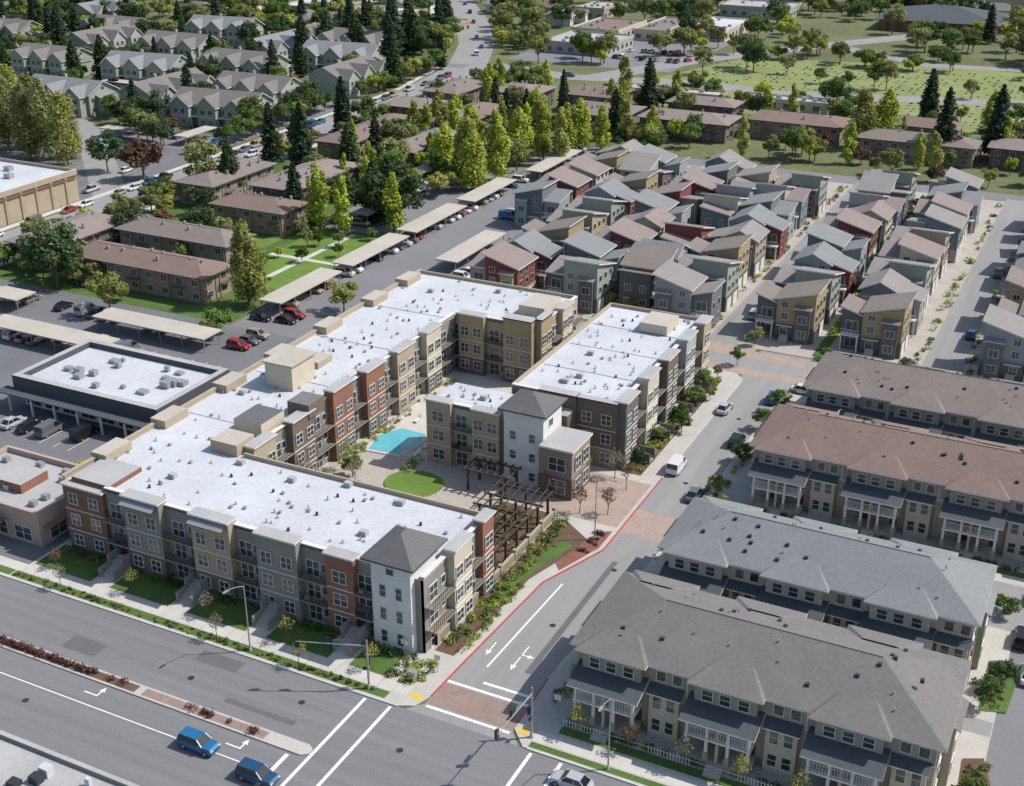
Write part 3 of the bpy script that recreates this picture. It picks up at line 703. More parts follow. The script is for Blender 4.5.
# ------------------------------------------------------------------ green gabled houses (top left)
def ghouse(wall,roof):
    b=MB();b.box(-13,13,-6,6,.02,6.4,wall);b.gable(-13,13,-6,6,6.4,3.0,roof,wall,'x',.7)
    for x,h in ((-9,2.4),(0,2.7),(9,2.4)):
        b.box(x-3,x+3,-8.8,-6,.02,6.2,wall);b.gable(x-3,x+3,-8.8,0,6.2,h,roof,wall,'y',.5)
        b.fr(x,-8.8,1,0,0,-1)
        for z in (1,3.9): b.win2(-1.2,z,1.3,1.3);b.win2(1.2,z,1.3,1.3)
        b.box(-3.05,3.05,0,.08,3.1,3.3,'trim');b.fr(0,0)
    for x in (-4.5,4.5): b.box(x-1.4,x+1.4,-8.2,-6,2.9,3.1,'trim');b.box(x-1.3,x-1.1,-8.1,-7.9,0,2.9,'trim');b.box(x+1.1,x+1.3,-8.1,-7.9,0,2.9,'trim');b.fr(x,-6,1,0,0,-1);b.win2(0,3.7,1.6,1.7);b.fr(0,0)
    b.box(13,15,-3,2,.02,5.2,wall);b.slab([(15.4,-3.4,5.1),(15.4,2.4,5.1),(13,2.4,6.0),(13,-3.4,6.0)],.15,roof,'trim')
    b.fr(13,0,0,1,1,0)
    for z in (1,3.9): b.win2(-4.5,z,1.2,1.3);b.win2(4,z,1.2,1.3)
    b.win2(0,7.0,1.2,1.0)
    b.fr(0,0);b.box(-3,-2.2,1,1.8,6,10.2,'w_tan')
    return b.mesh('gabled_house')
GH=[ghouse('w_sage','roof_gray_cool'),ghouse('w_lightgray','roof_gray'),ghouse('w_sage','roof_gray')]
GP=[(-328,322,0),(-268,328,.1),(-276,358,0),(-300,338,1.57),(-338,372,.1),(-262,392,1.57),(-308,392,0),(-359,416,0),(-285,425,.1),(-322,432,1.57),(-385,372,0),(-398,412,1.57),(-420,446,0),(-372,462,.1),(-455,415,0),(-325,474,1.2),(-300,458,0),(-460,480,1.57)]
for i,(x,y,a) in enumerate(GP): put(GH[(i*5+i//3)%3],'gabled_house',(x,y,0),a,U(1.05,1.18))
# ------------------------------------------------------------------ distant buildings
random.seed(5)
PATHS=([(-236,400),(-246,455),(-268,505),(-305,570),(-352,640),(-420,740)],[(-240,463),(-200,452),(-150,462),(-120,455),(-60,470),(60,500)],[(-190,456),(-168,510),(-128,573),(-60,670),(20,760)],[(-128,573),(-80,540),(60,560)],[(-231,236),(-300,300),(-420,360),(-560,430)],[(-246,455),(-360,440),(-560,560)],[(-232,100),(-232,400)])
def inpath(x,y,w=10):
    for P_ in PATHS:
        for i in range(len(P_)-1):
            a=Vector(P_[i]);c=Vector(P_[i+1]);d=c-a;t=max(0,min(1,(Vector((x,y))-a).dot(d)/d.length_squared))
            if (a+d*t-Vector((x,y))).length<w: return True
    return False
occ=[]
FB=[(-233,-204,500,530,4.5,'roof_flat_gray'),(-238,-215,540,575,4.5,'roof_brown'),(-190,-172,560,600,4.5,'roof_white'),(-211,-196,548,590,4.5,'roof_taupe'),(-125,-92,426,434,3.6,'roof_flat_gray'),(-164,-130,423,431,3.6,'roof_tan'),
 (-118,-66,628,668,9,'w_red'),(-262,-247,600,625,5,'roof_flat_gray'),(-60,-20,690,730,6,'roof_flat_gray'),(-318,-290,515,540,4.5,'roof_flat_gray'),(-350,-325,530,560,5,'roof_tan'),(-400,-370,540,570,5,'roof_white'),(-320,-296,660,690,5,'roof_white'),(-250,-215,640,670,5,'roof_tan'),(-200,-165,640,665,5,'roof_flat_gray')]
for x0,x1,y0,y1,h,rf in FB:
    b=MB();w=random.choice(('w_cream','w_tan','w_lightgray'))
    if rf=='w_red':
        b.box(x0,x1,y0,y1,.02,h*.6,'w_brick');b.hip(x0,x1,y0,y1,h*.6,5,'roof_dark',2)
        b.fr(x0,y0,1,0,0,-1)
        for i in range(10): b.box(1+i*5,3.5+i*5,0,1,.02,h*.6-.3,'w_rust')
    else:
        b.box(x0,x1,y0,y1,.02,h,w,rf)
        for q in ((x0-.2,x1+.2,y0-.2,y0+.2),(x0-.2,x1+.2,y1-.2,y1+.2),(x0-.2,x0+.2,y0+.2,y1-.2),(x1-.2,x1+.2,y0+.2,y1-.2)): b.box(*q,h-.8,h+.6,w)
        b.fr(x0,y0,1,0,0,-1)
        for i in range(int((x1-x0)/5)): b.win2(2.5+i*5,1,2.4,1.8)
        b.fr(x1,y0,0,1,1,0)
        for i in range(int((y1-y0)/5)): b.win2(2.5+i*5,1,2.4,1.8)
        b.fr(0,0)
        for _ in range(7): b.box(*(lambda x,y:(x,x+1.5,y,y+1.2))(U(x0+1,x1-3),U(y0+1,y1-3)),h,h+1,'metal_gray')
    b.obj('distant_building',((x0+x1)/2,(y0+y1)/2,0));occ.append((x0,x1,y0,y1))
def shouse(wall,roof,var):
    b=MB();b.box(-7,7,-5,5,.02,3.4,wall)
    if var: b.gable(-7,7,-5,5,3.4,2.0,roof,wall,'x',.7)
    else: b.hip(-7,7,-5,5,3.6,2.2,roof,.7)
    b.box(2,7,-9,-5,.02,3.2,wall);b.gable(2,7,-9,0,3.2,1.5,roof,wall,'y',.5)
    b.fr(0,-5,1,0,0,-1);b.win2(-4,1,1.8,1.3);b.win2(-.6,1,1.4,1.3)
    b.fr(4.5,-9,1,0,0,-1);b.box(-2,2,0,.06,.05,2.4,'trim')
    b.fr(7,0,0,1,1,0);b.win2(-2,1,1.4,1.2);b.win2(2,1,1.4,1.2)
    return b.mesh('suburban_house')
SH=[shouse('w_cream','roof_gray',0),shouse('w_lightgray','roof_taupe',1),shouse('w_tan','roof_brown',0),shouse('w_white','roof_gray_cool',1)]
for i in range(46):
    for j in range(16):
        x=-640+i*21+U(-4,4);y=490+j*29+U(-6,6)
        if -185<x<130 and y<640: continue
        if -480<x<-290 and y<505 : continue
        if x>-240 and x<-170 and y<680: continue
        if inpath(x,y,17) or any(a-12<x<c+12 and d-12<y<e+12 for a,c,d,e in occ): continue
        if R()<.45: continue
        put(random.choice(SH),'suburban_house',(x,y,0),random.choice((0,1.57,3.14,-1.57))+U(-.2,.3),U(1.0,1.5))
b=MB()
for i in range(1500):
    x,y=U(-160,90),U(422,528);x=round(x/2.4)*2.4+U(-.15,.15);y=round(y/4.5)*4.5
    if inpath(x,y,6) or any(a-1<x<c+1 and d-1<y<e+1 for a,c,d,e in occ): continue
    b.box(x-.45,x+.45,y-.15,y+.15,.012,U(.15,.45),random.choice(('concrete','roof_taupe','roof_rose')))
b.obj('gravestones')
# ------------------------------------------------------------------ trees
def trunk(b,h,r,lim,spread):
    b.tube((0,0,0),(U(-.2,.2),U(-.2,.2),h),r,r*.55,'bark',7)
    ends=[]
    for i in range(lim):
        a=6.283*i/lim+U(-.4,.4);z=h*U(.7,1.0);q=(spread*math.cos(a),spread*math.sin(a),h+spread*U(.5,1.2))
        b.tube((0,0,z),q,r*.4,r*.12,'bark',5);ends.append(q)
    return ends
def broad(leaf,H=9,rad=4,n=17,q=110,sz=.36):
    b=MB();e=trunk(b,H*.32,.25,6,rad*.55);cz=H*.60
    b.leaves((0,0,cz),rad*.6,rad*.6,H*.24,q*2,sz,leaf)
    for i in range(n):
        a=U(0,6.28);ph=U(-.6,1.0);rr=rad*.75*math.sqrt(max(0.1,1-ph*ph*.8))
        c=(rr*math.cos(a)*U(.6,1.25),rr*math.sin(a)*U(.6,1.25),cz+ph*H*.28+U(-.3,.5))
        s_=U(.17,.42)*rad;b.leaves(c,s_,s_,s_*.8,int(q*(.5+s_/rad*1.6)),sz,leaf)
    return b.mesh('broadleaf_tree')
def poplar(leaf,H=16,rad=2.6,n=22,q=95,sz=.4):
    b=MB();b.tube((0,0,0),(0,0,H*.9),.25,.05,'bark',7)
    for i in range(n):
        t=(i+.5)/n;z=H*(.13+.83*t);rr=rad*math.sin(math.pi*min(1,(t*.85+.13)))**.7*U(.35,.8);a=U(0,6.28)
        c=(rr*math.cos(a),rr*math.sin(a),z);b.tube((0,0,z-1),c,.06,.02,'bark',4)
        s_=rad*U(.34,.6)*(1.1-t*.55);b.leaves(c,s_,s_,s_*1.5,q,sz,leaf,.5)
    return b.mesh('poplar_tree')
def conifer(leaf,H=18,rad=3.2,n=18,q=16,sz=.42):
    b=MB();b.tube((0,0,0),(0,0,H*.97),.32,.04,'bark',7)
    for i in range(n):
        t=i/(n-1);z=H*(.12+.85*t);rr=rad*(1-t)**.6*U(.7,1.15)+.25;m=max(4,int(9*(1-t)+4))
        for j in range(m):
            a=6.283*j/m+U(-.3,.3)+i;r2=rr*U(.65,1.15)
            b.tube((0,0,z),(r2*.8*math.cos(a),r2*.8*math.sin(a),z-.12*r2),.05,.02,'bark',4)
            for k in (.45,.85):
                b.leaves((r2*k*math.cos(a),r2*k*math.sin(a),z-.2*r2*k),.32*rr*.7+.2,.32*rr*.7+.2,.4,q,sz,leaf,.6)
    return b.mesh('conifer_tree')
def sapling(leaf,H=5,rad=1.3,q=26,sz=.14):
    b=MB();e=trunk(b,H*.45,.07,7,rad*.6)
    for c in e:
        b.leaves((c[0],c[1],c[2]+.3),.55,.55,.6,q,sz,leaf)
    b.leaves((0,0,H*.8),.7,.7,.8,q*2,sz,leaf);return b.mesh('young_tree')
random.seed(3)
TB={'g':[broad('leaf_green',9,4),broad('leaf_green',8,4.4),broad('leaf_dark',10,4.6),broad('leaf_green',11,4.2)],
 'o':[broad('leaf_olive',9,4),broad('leaf_olive',11,4.2)],'d':[broad('leaf_dark',12,5,24,130),broad('leaf_dark',11,4.4,20,120)],'y':[broad('leaf_lime',8,3.8),broad('leaf_yellowgreen',9,3.9)],
 'p':[poplar('leaf_lime'),poplar('leaf_lime',15,3.2),poplar('leaf_yellowgreen',17,3.0)],'P':[poplar('leaf_lime',17,5.0,36,130),poplar('leaf_yellowgreen',18,4.4,32,120)],
 'q':[poplar('leaf_yellowgreen',20,4.2,30),poplar('leaf_olive',21,4.2,30)],
 'c':[conifer('leaf_conifer'),conifer('leaf_conifer',20,4.0,20),conifer('leaf_dark',16,3.8)],'r':[broad('leaf_purple',7,3.2),broad('leaf_rust',6,3)],
 's':[sapling('leaf_pale'),sapling('leaf_yellowgreen'),sapling('leaf_rust',4.2,1.1)]}
TN={'g':'broadleaf_tree','o':'olive_tree','d':'oak_tree','y':'broadleaf_tree','p':'poplar_tree','P':'poplar_tree','q':'poplar_tree','c':'conifer_tree','r':'plum_tree','s':'young_tree'}
def tree(k,x,y,s=1.,z=0.): put(random.choice(TB[k]),TN[k],(x,y,z),U(0,6.28),(s*U(.92,1.08),s*U(.92,1.08),s*U(.92,1.1)))
for t in [('d',-198,183,1.15),('d',-206,213,.75),('y',-177,176,1),('P',-155,192,.95),('y',-136,198,.8),('g',-151,177,.7),('c',-183,248,.85),('p',-171,241,1),('p',-165,242,.95),('d',-157,252,1.35),('c',-167,259,.95),('c',-161,256,.95),('p',-154,247,.9),('g',-172,252,1.2),
 ('c',-210,257,.9),('o',-217,255,1.3),('r',-242,260,1.7),('d',-257,262,.9),('q',-302,269,1),('q',-292,267,1.05),('q',-297,274,1),('q',-287,263,1),('q',-282,265,1.05),('q',-273,263,1),('q',-310,275,1.1),('q',-320,272,1.05),('q',-328,280,1),('q',-278,270,.95),('q',-315,284,1.1),('q',-336,290,1.1),
 ('p',-193,323,1),('p',-186,326,1.1),('p',-185,334,1),('P',-156,291,.85),('p',-154,303,1),('P',-157,321,.85),('p',-153,329,.95),('p',-146,326,.9),('P',-149,345,.85),('p',-156,388,.9),('c',-148,401,1),('c',-49,378,1.1),('c',-36,390,1.1),
 ('P',-74,384,.95),('P',-68,390,1),('p',-33,389,.8),('P',-160,296,.9),('p',-165,310,1),('P',-171,318,.9),('y',-177,312,1.1),('p',-158,336,1),('P',-163,345,.9),('o',-180,290,1.2),('g',-176,282,1.1),('c',-187,292,.8),('P',-170,300,.8),('p',-160,312,1),
 ('g',-224,246,.9),('r',-205,225,.9),('g',-192,222,.9),('c',-221,290,.9),('c',-219,300,.9),('c',-223,330,1),('g',-225,345,1.1),('r',-224,312,.9),('p',-150,338,1),('p',-141,344,.95),('p',-137,352,.95),('y',-130,352,1),('c',-206,284,1.0),('c',-196,292,.9)]: tree(*t)
for _ in range(46): tree(random.choice('ggoyyppo'),U(-202,-154),U(262,348),U(.6,.95))
for _ in range(34): tree(random.choice('ggyoo'),U(-222,-174),U(183,262),U(.35,.8))
for _ in range(16): tree(random.choice('gyo'),U(-173,-155),U(200,245),U(.25,.45))
for _ in range(110):
    x,y=U(-224,-125),U(340,424);
    if any(a-2<x<c+2 and d-2<y<e+2 for a,c,d,e in APT+[(-186,-167,370,388)]): continue
    tree(random.choice('ggooppyyc'),x,y,U(.6,1.0))
for _ in range(120):
    x,y=U(-125,70),U(352,424)
    if any(a-2<x<c+2 and d-2<y<e+2 for a,c,d,e in APT): continue
    tree(random.choice('ggooprypyg'),x,y,U(.55,.95))
for y in range(182,450,8):
    if R()<.85: tree(random.choice('ggyoo'),-219.5+U(-1,1),y+U(-2,2),U(.55,.9))
    if y>300 and R()<.9: tree(random.choice('ggocy'),-247-(y-300)*.03+U(-1,1),y+U(-2,2),U(.6,1))
for _ in range(620):
    x,y=U(-520,-248),U(285,520)
    if inpath(x,y) or any(abs(x-a)<14 and abs(y-c)<14 for a,c,_a in GP): continue
    tree(random.choice('ggggooocryyd' if R()<.8 else 'cdg'),x,y,U(.6,1.1))
for _ in range(1400):
    x,y=U(-640,160),U(470,880)
    if inpath(x,y,9) or (-165<x<110 and y<540 and R()<.93) or any(a-5<x<c+5 and d-5<y<e+5 for a,c,d,e in occ): continue
    tree(random.choice('gggggooooyydgoc'),x,y,U(.75,1.4))
for _ in range(60): tree(random.choice('ggoyoo'),U(-160,60),random.choice((436,478,524,530))+U(-3,3),U(.6,1.1))
for x,y in ((-300,500),(-297,480),(-292,520),(-285,462),(-280,470),(-20,425),(-5,432),(-60,418)): tree('c',x,y,1.15)
for _ in range(22): tree(random.choice('ccdgd'),U(-330,-285),U(430,520),U(.9,1.15))
for x in (-104,-84,-45,-4.3,31,-89.8,-118):
    for y in range(217,340,7):
        if R()<.55: tree(random.choice('gyog'),x+U(-.8,.8),y+U(-2,2),U(.24,.45) )
for x,y in ((-69,214),(-58.3,199),(-58.5,180),(-57,217.5),(-43,217),(-29,216),(-57,206.6),(-103,214),(-95,213.5),(-83,213.6),(-59,163),(-59,171),(-58.6,187),(-58.5,193),(-56.8,176),(-56.6,190),(-67.6,217)): tree(random.choice('gyog'),x,y,U(.24,.42),.1)
for x in (-117,-104,-92,-80,-68): tree('s',x,100.6,.8,.13)
for x in (-113,-88,-76): tree('s',x,97.3,.75,.13)
for x in (-42,-36,-30,-24,-18,-12,-8): tree('s',x,100.5,.9,.13)
for x,y in ((-67,146),(-64.5,153.5),(-57.3,146),(-57.6,154),(-61,144.5),(-60.5,156.5),(-65,150),(-98,141),(-100,133),(-94,137)): tree('s',x,y,1.1,.13)
tree('g',-96,139.5,.4,.13);tree('o',-91.5,133,.35,.13)
for x,y in ((-43.5,152),(-43.4,177),(-42,124),(-41,202),(-3.5,125),(-2.6,108),(-2.2,129),(-45,170),(-45,190),(-45.6,183),(-46.5,128),(-46.8,118),(-3.5,145),(-46,145),(-45,158)): tree(random.choice('gsyg'),x,y,.38,.13)
for x,y in ((-132,121),(-127,124),(-122.5,130),(-122,145),(-162,132),(-130,101.5),(-160,128),(-122,170)): tree(random.choice('gy'),x,y,U(.3,.5))
def bed(name,pts,leafs,r0,r1,q=36,sz=.13,z=.13):
    b=MB()
    for x,y in pts:
        r=U(r0,r1);b.leaves((x,y,z+r*.6),r,r,r*.75,q,sz,random.choice(leafs),.5)
    b.obj(name)
bed('median_shrubs',[(U(-130,-92),85.5+U(-.3,.3)) for _ in range(60)]+[(-104+U(-7,7),85.5) for _ in range(40)]+[(-80+U(-3,3),85.5) for _ in range(9)]+[(-74+U(-1,1),85.4) for _ in range(4)],['leaf_purple','leaf_rust','leaf_purple'],.35,.65)
bed('garden_shrubs',[(U(-63.2,-61.2),U(108,142)) for _ in range(150)]+[(U(-60.4,-59.9),U(108,124)) for _ in range(30)],['leaf_green','leaf_olive','leaf_lime','leaf_dark'],.35,.75)
bed('garden_shrubs',[(U(-57.2,-55.3),U(135,141)) for _ in range(20)],['leaf_rust','leaf_purple'],.2,.4)
bed('garden_shrubs',[(U(-60.4,-57.6),U(160,199)) for _ in range(160)],['leaf_green','leaf_lime','leaf_dark'],.35,.8)
bed('garden_shrubs',[(U(-72.2,-64.5),U(124,142)) for _ in range(90)],['leaf_green','leaf_dark','leaf_lime'],.35,.7)
bed('foundation_shrubs',[(U(-119,-66),U(103.9,105.1)) for _ in range(170)],['leaf_dark','leaf_green','leaf_olive'],.35,.75)
bed('hedge',[(U(-121,-66),97.2+U(-.4,.4)) for _ in range(110)],['leaf_green','leaf_dark','leaf_olive'],.15,.35)
bed('courtyard_shrubs',[(U(-101,-99),U(124,180)) for _ in range(80)]+[(U(-98,-80),U(136,137.3)) for _ in range(30)]+[(U(-90.5,-89),U(144,149)) for _ in range(14)],['leaf_green','leaf_lime','leaf_olive'],.3,.7)
bed('townhouse_shrubs',[(U(-44,-6),U(101.6,102.1)) for _ in range(120)]+[(U(-42,-6),U(124,124.8)) for _ in range(80)]+[(U(-40,0),U(156,156.8)) for _ in range(80)]+[(U(-40,0),U(180,180.8)) for _ in range(80)]+[(U(-3.6,-1.6),U(105,115)) for _ in range(20)]+[(U(-3.6,-1.6),U(125,134)) for _ in range(14)],['leaf_green','leaf_olive','leaf_rust','leaf_dark'],.3,.6)
bed('street_corner_shrubs',[(U(-66,-61.5),U(100.2,105)) for _ in range(50)]+[(U(-47.2,-45),U(104,160)) for _ in range(110)]+[(U(-45.2,-44.4),U(160,200)) for _ in range(60)],['leaf_green','leaf_olive','leaf_dark','leaf_lime'],.3,.6)
bed('house_shrubs',[(random.choice((-104,-90,-45,-4.3,-58.8,-28,-67.5,-19.2))+U(-.7,.7),U(217,338)) for _ in range(420)],['leaf_green','leaf_olive','leaf_lime','leaf_dark'],.4,.9,30,.2,.03)
# ------------------------------------------------------------------ cars
def loft(b,secs,mat):
    k=b.mi(mat);i0=len(b.v);n=8
    for (x,w,zb,zt) in secs:
        zm=zb+(zt-zb)*.55
        for y,z in ((-w*.9,zb),(-w,zb+.12),(-w,zm),(-w*.86,zt),(w*.86,zt),(w,zm),(w,zb+.12),(w*.9,zb)): b.v.append(b.P(x,y,z))
    for s_ in range(len(secs)-1):
        for j in range(n):
            q=(j+1)%n;b.f.append((i0+s_*n+j,i0+s_*n+q,i0+(s_+1)*n+q,i0+(s_+1)*n+j));b.m.append(k)
    b.f.append(tuple(range(i0,i0+n)));b.m.append(k);b.f.append(tuple(range(i0+(len(secs)-1)*n,i0+len(secs)*n)));b.m.append(k)
def cabin(b,x0,x1,x2,x3,z0,z1,w0,w1,paint):
    v=[(x0,-w0,z0),(x3,-w0,z0),(x3,w0,z0),(x0,w0,z0),(x1,-w1,z1),(x2,-w1,z1),(x2,w1,z1),(x1,w1,z1)]
    for f in ((0,1,5,4),(1,2,6,5),(2,3,7,6),(3,0,4,7)): b.poly([v[i] for i in f],'car_glass')
    b.slab([(x1-.05,-w1-.02,z1+.05),(x2+.05,-w1-.02,z1+.05),(x2+.05,w1+.02,z1+.05),(x1-.05,w1+.02,z1+.05)],.07,paint,paint)
    for sg in (-1,1):
        for (p,q) in ((v[0] if sg<0 else v[3],v[4] if sg<0 else v[7]),(v[1] if sg<0 else v[2],v[5] if sg<0 else v[6])): b.tube(p,q,.06,.05,paint,4)
        xm=(x1+x2)/2-.1;b.tube((xm,sg*w0*1.005,z0),(xm,sg*w1*1.01,z1),.05,.05,paint,4)
def carmesh(kind,paint):
    b=MB()
    if kind=='car':
        loft(b,[(-2.3,.70,.36,.72),(-2.15,.84,.24,.88),(-1.5,.90,.2,.93),(0,.91,.2,.92),(1.0,.90,.2,.88),(1.9,.85,.22,.76),(2.2,.74,.3,.64),(2.3,.6,.36,.56)],paint)
        cabin(b,-1.85,-1.15,.3,1.05,.9,1.43,.78,.60,paint);L=(-1.4,1.4);r=.33
    elif kind=='suv':
        loft(b,[(-2.3,.78,.42,.95),(-2.2,.90,.3,1.08),(-1.4,.95,.28,1.1),(0,.96,.28,1.08),(1.1,.95,.28,1.06),(2.0,.9,.3,.98),(2.3,.78,.4,.8)],paint)
        cabin(b,-2.2,-1.95,.35,1.1,1.06,1.72,.84,.68,paint);L=(-1.45,1.45);r=.38
    elif kind=='van':
        loft(b,[(-2.5,.85,.4,1.1),(-2.4,.95,.3,1.2),(-1.4,.98,.28,1.2),(0,.98,.28,1.2),(1.4,.97,.28,1.15),(2.2,.9,.3,1.0),(2.5,.78,.4,.8)],paint)
        cabin(b,-2.4,-2.3,1.0,1.8,1.15,2.0,.9,.8,paint);b.box(-2.3,.3,-.93,.93,1.15,1.95,paint);L=(-1.55,1.6);r=.36
    else:
        loft(b,[(-2.7,.86,.45,1.0),(-2.6,.95,.35,1.05),(-1.4,.97,.32,1.05),(-.6,.97,.32,1.05),(1.1,.96,.32,1.1),(2.3,.92,.34,1.05),(2.7,.8,.42,.85)],paint)
        cabin(b,-.9,-.75,.65,1.25,1.06,1.75,.85,.70,paint);b.box(-2.5,-1.0,-.75,.75,1.02,1.07,'tire')
        L=(-1.75,1.75);r=.4
    for x in L:
        for sg in (-1,1):
            b.tube((x,sg*.70,r),(x,sg*.95,r),r,r,'tire',14);b.tube((x,sg*.95,r),(x,sg*.965,r),r*.6,r*.55,'metal_gray',10)
    hb=.62 if kind=='car' else .8;xe=2.26 if kind!='van' and kind!='pickup_truck' else (2.42 if kind=='van' else 2.6)
    for sg in (-1,1):
        b.box(xe-.12,xe+.03,sg*.62-.16,sg*.62+.16,hb-.1,hb+.06,'trim');b.box(-xe-.02,-xe+.1,sg*.66-.12,sg*.66+.12,hb,hb+.18,'lamp_red')
        b.box(.75,.9,sg*.97-.09,sg*.97+.09,hb+.32,hb+.45,paint)
    b.box(xe-.05,xe+.045,-.35,.35,hb-.2,hb-.02,'metal_dark')
    return b.mesh(kind)
CM={}
def car(x,y,a,kind=None,paint=None,z=.02,park=True):
    kind=kind or random.choice(('car','car','car','suv','suv','van','pickup_truck'))
    paint=paint or random.choice(('car_white','car_white','car_silver','car_silver','car_black','car_gray','car_gray','car_blue','car_red','car_tan','car_navy'))
    if (kind,paint) not in CM: CM[(kind,paint)]=carmesh(kind,paint)
    nm={'car':'parked_car' if park else 'car','suv':'parked_suv' if park else 'suv','van':'parked_van' if park else 'van','pickup_truck':'pickup_truck'}[kind]
    put(CM[(kind,paint)],nm,(x,y,z),math.radians(a)+U(-.02,.02))
random.seed(9)
car(-77.3,80.8,0,'suv','car_blue',park=False);car(-68.7,79.6,0,'suv','car_navy',park=False);car(-39.5,93.2,180,'car','car_silver',park=False)
car(-53.2,163.5,90,'van','car_white');car(-53.1,187,90,'car','car_silver');car(-47.6,176,90,'suv','car_black');car(-46.9,194.5,90,'suv','car_blue');car(-47.9,156.5,90,'car','car_gray')
car(-1,140,90,'suv','car_black');car(.5,133,90,'car','car_white');car(-.5,150,90,'car','car_red');car(-43,199.8,0,'car','car_white',.14)
for p in ((-142,135,'car_black'),(-148,133.5,'car_gray'),(-152,133,'car_black'),(-155.5,133,'car_silver'),(-135,121,'car_white'),(-135,109,'car_gray'),(-135,112,'car_red')): car(p[0],p[1]-3 if p[0]<-140 else p[1],90 if p[0]<-140 else 0,None,p[2])
for y in range(184,345,3):
    if R()<.65: car(-148.3,y,0)
    if R()<.4 and y<262: car(-124 if y>212 else -129.5,y,0)
    if R()<.4 and y>262: car(-135.5,y,0)
for y in range(170,200,3):
    if R()<.6: car(-143,y,0)
for x in range(-218,-160,3):
    if R()<.6: car(x,174.5,90)
    if R()<.5: car(x,158.5,90)
for x in range(-186,-160,3):
    if R()<.35: car(x+1.5,129.5,90)
    if R()<.3: car(x+1.5,162.5,90)
for x in range(-410,-245,3):
    for y in (152.5,174.5,244.5,264.5):
        if R()<.45 and not (y>250 and x<-265): car(x+1.5,y,90)
for y in range(185,440,6):
    if R()<.75: car(-225.4-(.02*(y-290) if y>290 else 0),y,90)
    if R()<.75: car(-237.6-(.03*(y-290) if y>290 else 0),y,-90)
for y in range(250,340,3):
    if R()<.5: car(-165.5,y,0)
for x in range(-285,-248,3):
    if R()<.5: car(x,304,90)
for x in range(-348,-302,3):
    if R()<.5: car(x,356,90)
    if R()<.5: car(x+22,411,90)
for x in range(-200,-172,3):
    for y in (500,518,536):
        if R()<.6: car(x,y,90)
for x in (-232,-229.5): 
    for y in (215,300,380): car(x,y+U(-8,8),90 if x>-230 else -90,park=False)
for y in (232,262,300,315): car(-61.2,y,90)
for y in (240,280): car(-21,y,90)
for p in ((-255,480,120),(-276,520,-60),(-300,562,120),(-262,498,120),(-318,592,-60),(-336,620,120),(-200,453,0),(-145,545,55),(-100,612,55),(-150,463,0),(-170,505,70)): car(*p,park=False)
# ------------------------------------------------------------------ street furniture
def lamp(x,y,a,h=9,z=.13):
    b=MB();b.tube((0,0,0),(0,0,h),.10,.06,'metal_gray',8);b.cyl(0,0,0,.4,.2,.16,'concrete',8)
    p=(0,0,h)
    for i in range(1,5):
        t=i/4;q=(2.4*t,0,h+.7*math.sin(t*1.5));b.tube(p,q,.05,.045,'metal_gray',6);p=q
    b.slab([(2.3,-.16,h+.74),(3.1,-.12,h+.74),(3.1,.12,h+.74),(2.3,.16,h+.74)],.12,'metal_gray','metal_gray')
    put(b.mesh('street_lamp'),'street_lamp',(x,y,z),math.radians(a))
for p in ((-83,97.2,-100),(-37,97,-90),(-56.3,139,0),(-33,182,-90,6.5),(-219.5,260,180),(-222,300,180),(-222,210,180),(-189,390,0)): lamp(*p)
def signal(x,y,a,arm=7,z=.13):
    b=MB();b.tube((0,0,0),(0,0,6.6),.14,.10,'metal_gray',8);b.tube((0,0,5.8),(arm,0,6.3),.09,.05,'metal_gray',6);b.cyl(0,0,0,.5,.28,.2,'concrete',8)
    for t in (.55,.98):
        cx=arm*t;b.box(cx-.2,cx+.2,-.32,-.08,5.6,6.7,'metal_dark');b.box(cx-.3,cx+.3,-.08,-.04,5.45,6.85,'metal_dark')
        for k,m in ((6.5,'lamp_red'),(6.15,'paint_yellow'),(5.8,'lamp_green')): b.tube((cx,-.32,k-.05),(cx,-.40,k-.05),.12,.12,m,8)
    b.box(-.2,.2,-.45,-.2,3,4,'metal_dark');b.box(.15,.6,-.12,.12,2.6,2.9,'metal_dark')
    b.box(arm*.3,arm*.3+1.4,-.06,-.02,6.15,6.55,'w_teal')
    put(b.mesh('traffic_signal'),'traffic_signal',(x,y,z),math.radians(a))
signal(-66.5,97.4,205,8);signal(-46.3,98.0,-90,8)
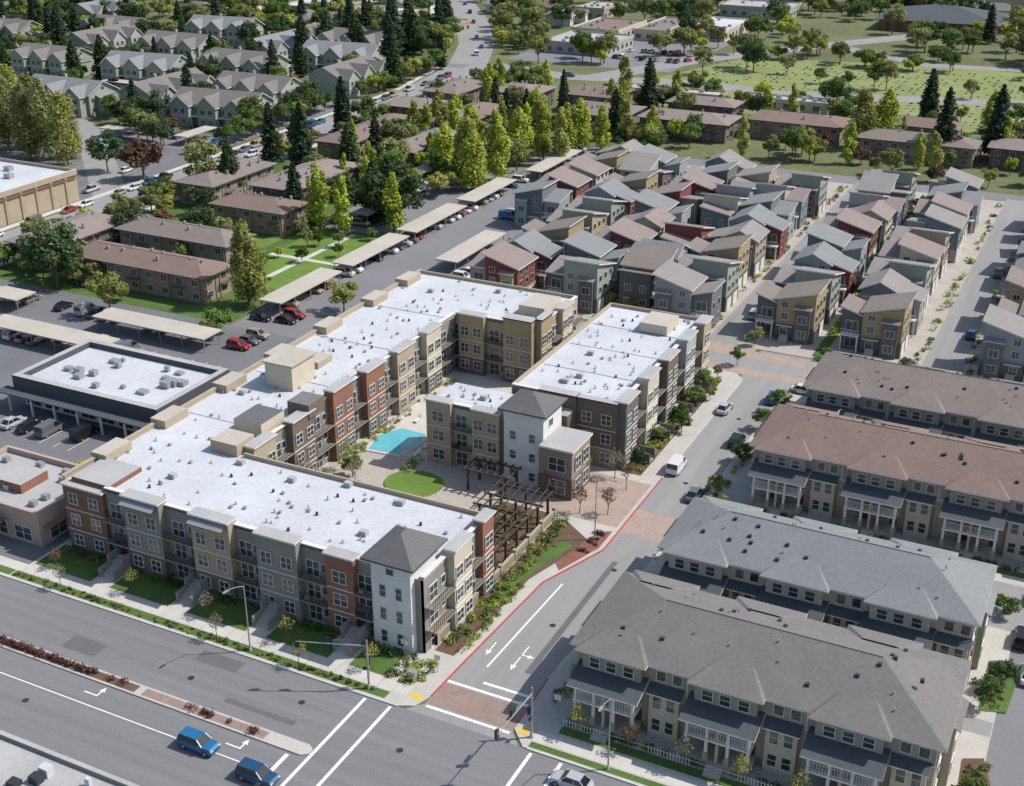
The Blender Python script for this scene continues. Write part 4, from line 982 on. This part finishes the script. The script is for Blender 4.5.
b=MB();b.box(-.5,.5,-.3,.3,0,1.3,'metal_gray');b.box(-.55,.55,-.35,.35,1.3,1.38,'metal_gray');b.box(-.02,.02,-.31,-.3,.1,1.2,'metal_dark');put(b.mesh('utility_cabinet'),'utility_cabinet',(-62.8,100.8,.13))
for x,y in ((-66,104.4),(-45.5,103),(-61,103.5)):
    b=MB();b.cyl(0,0,0,2.3,.05,.05,'metal_gray',6);b.box(-.4,.4,-.02,.02,1.7,2.4,'paint_white');put(b.mesh('street_sign'),'street_sign',(x,y,.13))
b=MB();b.box(-1,1,-.2,.2,0,.6,'concrete');b.box(-.9,.9,-.12,.12,.6,2.2,'car_red');b.box(-1,1,-.16,.16,2.2,2.35,'trim');put(b.mesh('monument_sign'),'monument_sign',(-70.5,69,.12),.4)
# ------------------------------------------------------------------ light & camera
EL,AZ=math.radians(50),math.radians(32)
d=Vector((math.cos(EL)*math.cos(AZ),math.cos(EL)*math.sin(AZ),math.sin(EL)))
sl=bpy.data.lights.new('sun','SUN');sl.energy=4.9;sl.angle=math.radians(.53);sl.color=(1,.955,.89)
so=bpy.data.objects.new('sun',sl);so.rotation_euler=d.to_track_quat('Z','Y').to_euler();so.location=(0,0,200);COL.objects.link(so)
w=bpy.data.worlds.new('World');SC.world=w;w.use_nodes=True
nt=w.node_tree;bg=nt.nodes['Background'];sk=nt.nodes.new('ShaderNodeTexSky');sk.sky_type='NISHITA';sk.sun_disc=False
sk.sun_elevation=EL;sk.sun_rotation=math.pi/2-AZ;sk.air_density=1.2;sk.dust_density=1.5
nt.links.new(sk.outputs[0],bg.inputs[0]);bg.inputs[1].default_value=.14
SC.view_settings.view_transform='Standard';SC.view_settings.look='None';SC.view_settings.exposure=0
cam=bpy.data.cameras.new('camera');cam.sensor_width=36;cam.lens=1261/1024*36;cam.clip_end=8000;cam.clip_start=1
co=bpy.data.objects.new('camera',cam);co.location=(0,0,90);co.rotation_euler=(math.radians(90-24.4),0,math.radians(26.4));COL.objects.link(co)
SC.camera=co
print('objects',len(bpy.data.objects))
